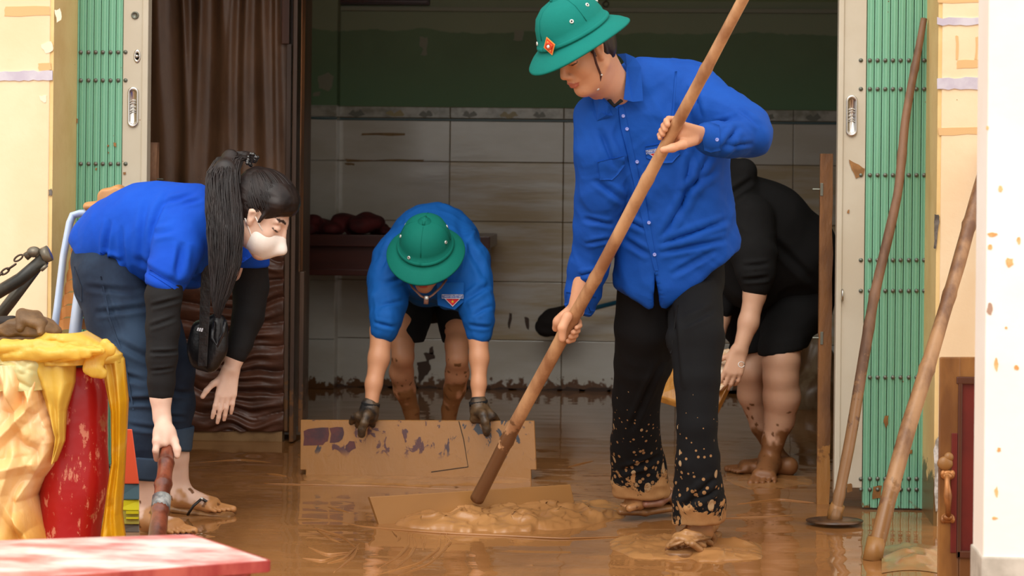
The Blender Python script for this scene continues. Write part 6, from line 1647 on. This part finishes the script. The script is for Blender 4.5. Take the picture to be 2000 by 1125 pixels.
for s_i in range(620):
    a_ = rnd.uniform(0, 6.283); r0 = math.sqrt(rnd.uniform(.05, 1)) if s_i > 260 else rnd.uniform(.86, 1.02); end = rnd.uniform(.80, 1.0) if rnd.random() < .7 else rnd.uniform(.55, .85); n_ = 17; P = []; rs = []
    ph = rnd.uniform(0, 6); wv = rnd.uniform(.02, .10)
    for i_ in range(n_):
        t = i_ / (n_ - 1) * end * (len(spine) - 1); q_ = [float(np.interp(t, range(len(spine)), SP[:, k_])) for k_ in range(5)]
        aa = a_ + wv * math.sin(t * .9 + ph) * 2.6; rr = r0 * (1 + .13 * math.sin(t * 1.7 + ph)); q_[0] += 3 * math.sin(t * 1.3 + .5)
        P.append(J(q_[0] + q_[3] * rr * math.cos(aa), q_[1], q_[2]) + np.array([0, q_[4] * rr * math.sin(aa) * 6.7 / FPX, 0]) + RN[:, 1] * (q_[3] * rr * math.sin(aa) * .4 * (i_ < 4)) * 6.7 / FPX); rs.append(.0024 * (1 - .75 * (i_ / (n_ - 1)) ** 3))
    pth.append((P, rs))
sd = SD(.006); sd.chain([(a, b_, c_ + .0, d_ * .74) for a, b_, c_, d_, e_ in spine[2:8]], .02, flat=.45); V, Q = sd.build(1); pt_ = obj('ponytail', V, Q, m_hair, hr, smooth=True)
strands('ponytail_strands', pth, m_hair, hr)
# combed hair over the head, running back to the tie
tie = J(494, 314, 6.79); pth = []; rnd = random.Random(5)
Ab = np.array([f4, u4, l4]); cH = P4(-.010, .048, 0); rH = np.array([.104, .092, .083]) * 1.0
tl = (tie - cH) @ Ab.T / rH; tl = tl / np.linalg.norm(tl)
for s_i in range(520):
    az = rnd.uniform(0, 6.283)
    # start near the hairline: around the face opening
    th0 = rnd.uniform(1.35, 1.95); ax_a = unit(np.cross(tl, [0, 0, 1.])); ax_b = np.cross(tl, ax_a)
    d0 = ax_a * math.cos(az) + ax_b * math.sin(az); P = []; rs = []; n_ = 12
    for i_ in range(n_):
        th_ = th0 * (1 - i_ / (n_ - 1)) + .03; dd = tl * math.cos(th_) + d0 * math.sin(th_)
        P.append(cH + (dd * rH * 1.06) @ Ab); rs.append(.0022)
    q0 = (P[0] - Hc4) / 1.02; a_, b_, c_ = q0 @ f4, q0 @ u4, q0 @ l4
    if b_ < .0 and a_ > -.02: continue
    if a_ > .06 and b_ < .060: continue
    pth.append((P, rs))
strands('combed_strands', pth, m_hair, hr)
b = B(); rnd = random.Random(2)
for i in range(16):
    t = rnd.uniform(0, 6.28); b.sphere(J(492 + 9 * math.cos(t) + rnd.uniform(-3, 3), 313 + 12 * math.sin(t) * .9 + rnd.uniform(-3, 3), 6.79 - .035 * rnd.random()), .0062, 8, 6)
b.out('beaded_hair_tie', M('shiny_black_beads', C(20, 20, 24), .12, coat=1), hr, smooth=True)
# polo shirt
sd = SD(.005)
sd.chain([(190, 478, 6.97, 52), (225, 465, 6.95, 72), (280, 455, 6.93, 90), (335, 455, 6.9, 92), (380, 440, 6.86, 72), (412, 440, 6.84, 56)], .04, flat=.95)
sd.chain([(300, 500, 6.95, 62), (370, 510, 6.95, 52)], .03)
sd.chain([(360, 455, 6.78, 48), (346, 490, 6.73, 44), (330, 530, 6.69, 38), (320, 556, 6.68, 36)], .03)
sd.chain([(455, 470, 6.98, 40), (482, 490, 7.04, 36), (492, 512, 7.06, 34)], .03)
sd.chain([(400, 420, 6.82, 40), (440, 440, 6.84, 42)], .03)
a0_, a1_ = J(149, 492, 6.95), J(190, 545, 6.95); hd = unit(a1_ - a0_); hn = unit(np.cross(hd, [0, 1, 0])); hn = hn if hn[0] < 0 else -hn
sd.cut(lambda X, Y, Z: np.where(X + 0 * Z < J(240, 0, 6.95)[0], cu(X, Y, Z, hn, J(163, 505, 6.95)), -.06))
s0_ = J(322, 571, 6.68); sn_ = unit(J(318, 590, 6.67) - J(333, 520, 6.69)); sn_ = unit(sn_ + RN[:, 0] * -.30)
xa_, xb2 = J(270, 0, 6.7)[0], J(365, 0, 6.7)[0]
sd.cut(lambda X, Y, Z: np.where((X + 0 * Y > xa_) & (X + 0 * Y < xb2) & (Y + 0 * X < 6.78), cu(X, Y, Z, sn_, s0_), -.06))
s1_ = J(492, 520, 7.06); sd.cut(lambda X, Y, Z: np.where((X + 0 * Y > J(455, 0, 7.0)[0]) & (Y + 0 * X > 6.9), s1_[2] - Z + 0 * X, -.06))
V, Q = sd.build(1)
cr = [((200, 520), (215, 430), 6.8, .010, .012), ((245, 560), (240, 440), 6.8, .006, .012), ((290, 390), (280, 520), 6.8, .007, .016), ((330, 375), (300, 470), 6.8, .006, .014), ((385, 380), (320, 400), 6.8, .007, .010), ((360, 400), (400, 390), 6.8, .006, .009), ((300, 460), (345, 450), 6.7, .008, .012), ((375, 470), (370, 540), 6.8, .012, .014), ((190, 500), (240, 510), 6.8, .008, .012), ((260, 500), (390, 560), 6.8, .006, .016)]
V = wrinkle(V, Q, .005, 6, (.3, 0, 1), .35, 85, cr, warp=.08); V = wrinkle(V, Q, .0040, 11, (1, 0, .9), .35, 88, warp=.07); polo = obj('polo_shirt', V, Q, m_blue2, wo, smooth=True); bp2 = bvh(V, Q)
decal('sleeve_hem', [(291, 534), (354, 574), (356, 566), (294, 526)], bp2, m_blue2, polo, .001, .0018, 3, 6.65)
decal('shirt_tail', [(196, 492), (208, 510), (182, 536), (200, 538), (214, 522), (212, 500)], bp2, m_blue2, polo, .001, .002, 2, 6.85)
slab('collar', [(462, 474, 6.74), (484, 488, 6.72), (492, 500, 6.72), (476, 512, 6.72), (462, 516, 6.74), (456, 498, 6.76)], 6.8, .006, m_blue2, polo)
button(polo, bp2, 474, 500, 6.72, .005, m_whitep)
# black under sleeves
sd = SD(.0045)
sd.chain([(326, 530, 6.69, 32), (320, 580, 6.67, 35), (318, 640, 6.66, 33), (316, 700, 6.65, 29), (315, 745, 6.65, 25), (315, 765, 6.65, 24)], .012)
V, Q = sd.build(1); V = wrinkle(V, Q, .003, 11, (1, 0, -.15), .35, 91, [((290, 600), (348, 585), 6.6, .007, .008), ((288, 640), (340, 622), 6.6, .006, .008), ((290, 690), (345, 688), 6.6, .008, .007), ((292, 725), (336, 720), 6.6, .005, .006)], warp=.04)
obj('black_sleeve', V, Q, m_black2, wo, smooth=True)
sd = SD(.0045); sd.chain([(490, 505, 7.06, 33), (490, 560, 7.08, 34), (484, 620, 7.06, 31), (468, 672, 7.03, 23), (462, 688, 7.02, 22)], .012)
V, Q = sd.build(1); V = wrinkle(V, Q, .003, 11, (1, 0, -.15), .35, 92, warp=.04); obj('black_sleeve', V, Q, m_black2, wo, smooth=True)
# jeans
sd = SD(.005)
sd.chain([(200, 510, 6.97, 60), (212, 560, 6.94, 64)], .04, flat=1.1)
sd.chain([(214, 545, 6.90, 66), (236, 620, 6.86, 64), (262, 690, 6.80, 56), (284, 760, 6.77, 46), (284, 830, 6.76, 42), (280, 900, 6.76, 36)], .025)
sd.chain([(250, 560, 7.05, 56), (300, 650, 7.04, 54), (330, 720, 7.05, 47), (338, 790, 7.08, 40), (338, 850, 7.09, 34)], .025)
zj, zk = J(280, 912, 6.76)[2], J(338, 850, 7.09)[2]; xj = J(312, 900, 6.9)[0]
V, Q = sd.build(1)
cr = [((165, 560), (270, 570), 6.8, .006, .012), ((190, 610), (290, 600), 6.8, .008, .012), ((235, 660), (310, 700), 6.8, .008, .014), ((230, 720), (300, 740), 6.8, .008, .012), ((250, 780), (325, 770), 6.8, .007, .012), ((250, 830), (320, 840), 6.7, .006, .010), ((300, 760), (370, 770), 7, .007, .012), ((200, 545), (250, 660), 6.8, .005, .008)]
V = wrinkle(V, Q, .004, 7, (1, 0, .35), .4, 95, cr, warp=.08); jn = obj('jeans', V, Q, m_denim, wo, smooth=True); bj = bvh(V, Q)
decal('side_seam', [(196, 540), (199, 540), (215, 620), (244, 700), (262, 800), (259, 800), (241, 702), (212, 622)], bj, m_denim, jn, .0004, .001, 2, 6.8)
decal('back_pocket', [(146, 520), (160, 560), (160, 590), (150, 580), (143, 540)], bj, m_denim, jn, .0004, .0012, 2, 6.9)
for (x_, y_, D_, r_) in ((280, 908, 6.76, 39), (338, 850, 7.09, 38)):
    b = B(); c0, c1 = J(x_ - 2, y_ + 26, D_), J(x_ + 3, y_ - 20, D_); k_ = D_ / FPX
    d_ = unit(c1 - c0); L = np.linalg.norm(c1 - c0)
    a = unit(np.cross(d_, [0, 1, 0])); c_ = np.cross(a, d_)
    b.lathe([(r_ * k_ * .8, .004), (r_ * k_ * .97, 0), (r_ * k_, .01), (r_ * k_ * .98, L * .5), (r_ * k_ * 1.0, L - .008), (r_ * k_ * .95, L), (r_ * k_ * .85, L - .004)], a, c_, d_, c0, 30)
    V = np.array(b.v); V = V + .0035 * np.stack([noise(V, 22, 3), noise(V, 22, 4), noise(V, 14, 5)], 1); obj('turn_up', V, b.f, m_denim2, jn, smooth=True)
# bag on a strap
m_bagb = M('black_nylon', C(28, 27, 30), .35, C(20, 20, 22), 14, bump=(14, .006))
bg_ = root('crossbody_bag', J(405, 725, 6.9), 'black crossbody bag hanging from the woman on a wide strap', 'bag')
sd = SD(.005); sd.rows([(392, 640, 6.92, 425, 630, 6.9, 16), (386, 680, 6.92, 426, 680, 6.9, 18), (390, 708, 6.92, 412, 712, 6.9, 14)], .02); V, Q = sd.build(1); V = wrinkle(V, Q, .005, 12, (.2, 0, 1), .3, 97); obj('pouch', V, Q, m_bagb, bg_, smooth=True)
b = B(); b.hexa([J(386, 716, 6.86), J(404, 716, 6.86), J(404, 716, 6.868), J(386, 716, 6.868), J(394, 500, 6.84), J(416, 500, 6.84), J(416, 500, 6.848), J(394, 500, 6.848)], .002); b.out('strap', m_bagb, bg_)
b = B(); b.tube([J(418, 628, 6.86), J(414, 660, 6.85), J(424, 676, 6.85), J(436, 650, 6.85), J(440, 624, 6.85)], .006, 8, flat=.5); b.out('loop_strap', M('glossy_black_strap', C(30, 30, 34), .15), bg_, smooth=True)
b = B()
for i in range(3): x_ = 384 + i * 4; b.hexa([J(x_, 646 + i, 6.852), J(x_ + 3, 646 + i, 6.852), J(x_ + 3, 646 + i, 6.855), J(x_, 646 + i, 6.855), J(x_ + 2, 640 + i * .5, 6.852), J(x_ + 5, 640 + i * .5, 6.852), J(x_ + 5, 640 + i * .5, 6.855), J(x_ + 2, 640 + i * .5, 6.855)], 0)
b.out('white_mark', m_whitep, bg_)
# thong sandals
for (pts, stp) in (([(340, 992, 7.14, 9), (380, 1000, 7.12, 9), (420, 1006, 7.10, 10), (450, 1009, 7.08, 9)], [[(366, 1006, 7.05), (378, 988, 7.04), (394, 974, 7.06), (402, 980, 7.10)], [(394, 974, 7.06), (412, 985, 7.08), (424, 994, 7.09)]]),
                   ([(280, 1042, 6.76, 9), (320, 1048, 6.74, 9), (372, 1056, 6.72, 9)], [[(316, 1050, 6.67), (326, 1036, 6.67), (334, 1025, 6.69), (342, 1034, 6.74)], [(334, 1025, 6.69), (350, 1038, 6.71), (360, 1048, 6.71)]])):
    sd = SD(.005); sd.chain(pts, .01, flat=2.2); V, Q = sd.build(1); V[:, 2] = np.maximum(V[:, 2], .0); s_ = obj('thong_sandal', V, Q, m_sand, wo, smooth=True)
    b = B()
    for p in stp: b.tube([J(*x) for x in p], .0048, 8)
    b.out('strap', M('black_strap', C(34, 28, 26), .3), s_, smooth=True); b = B(); b.sphere(J(*stp[1][0]), .0055, 8, 6); b.out('stud', m_eyelet, s_, smooth=True)
# her pole
wpo = root('short_pole', J(306, 1045, 6.3), 'dark red brown bamboo pole with a taped ring held by the woman', 'pole')
m_rb = M('red_brown_bamboo', C(142, 76, 52), .3, C(92, 44, 30), 9, st=(2, 2, .12), coat=.3, mud=(-.1, .3, .5))
pe = J(329, 868, 6.62); pf = J(307, 1042, 6.30); pe2 = J(302, 1080, 6.23)
pole('shaft', [pe, (pe + pf) / 2, pf, pe2], [.0215, .0245, .0265, .027], m_rb, wpo, (.18, .38, .62), 9, n=60, wob=.001)
b = B(); b.tube([J(316, 972, 6.42), J(313, 998, 6.38)], .0285, 16); V = np.array(b.v); obj('taped_ring', V, b.f, M('grey_black_tape', C(70, 76, 84), .35, C(190, 190, 186), 18), wpo, smooth=True)
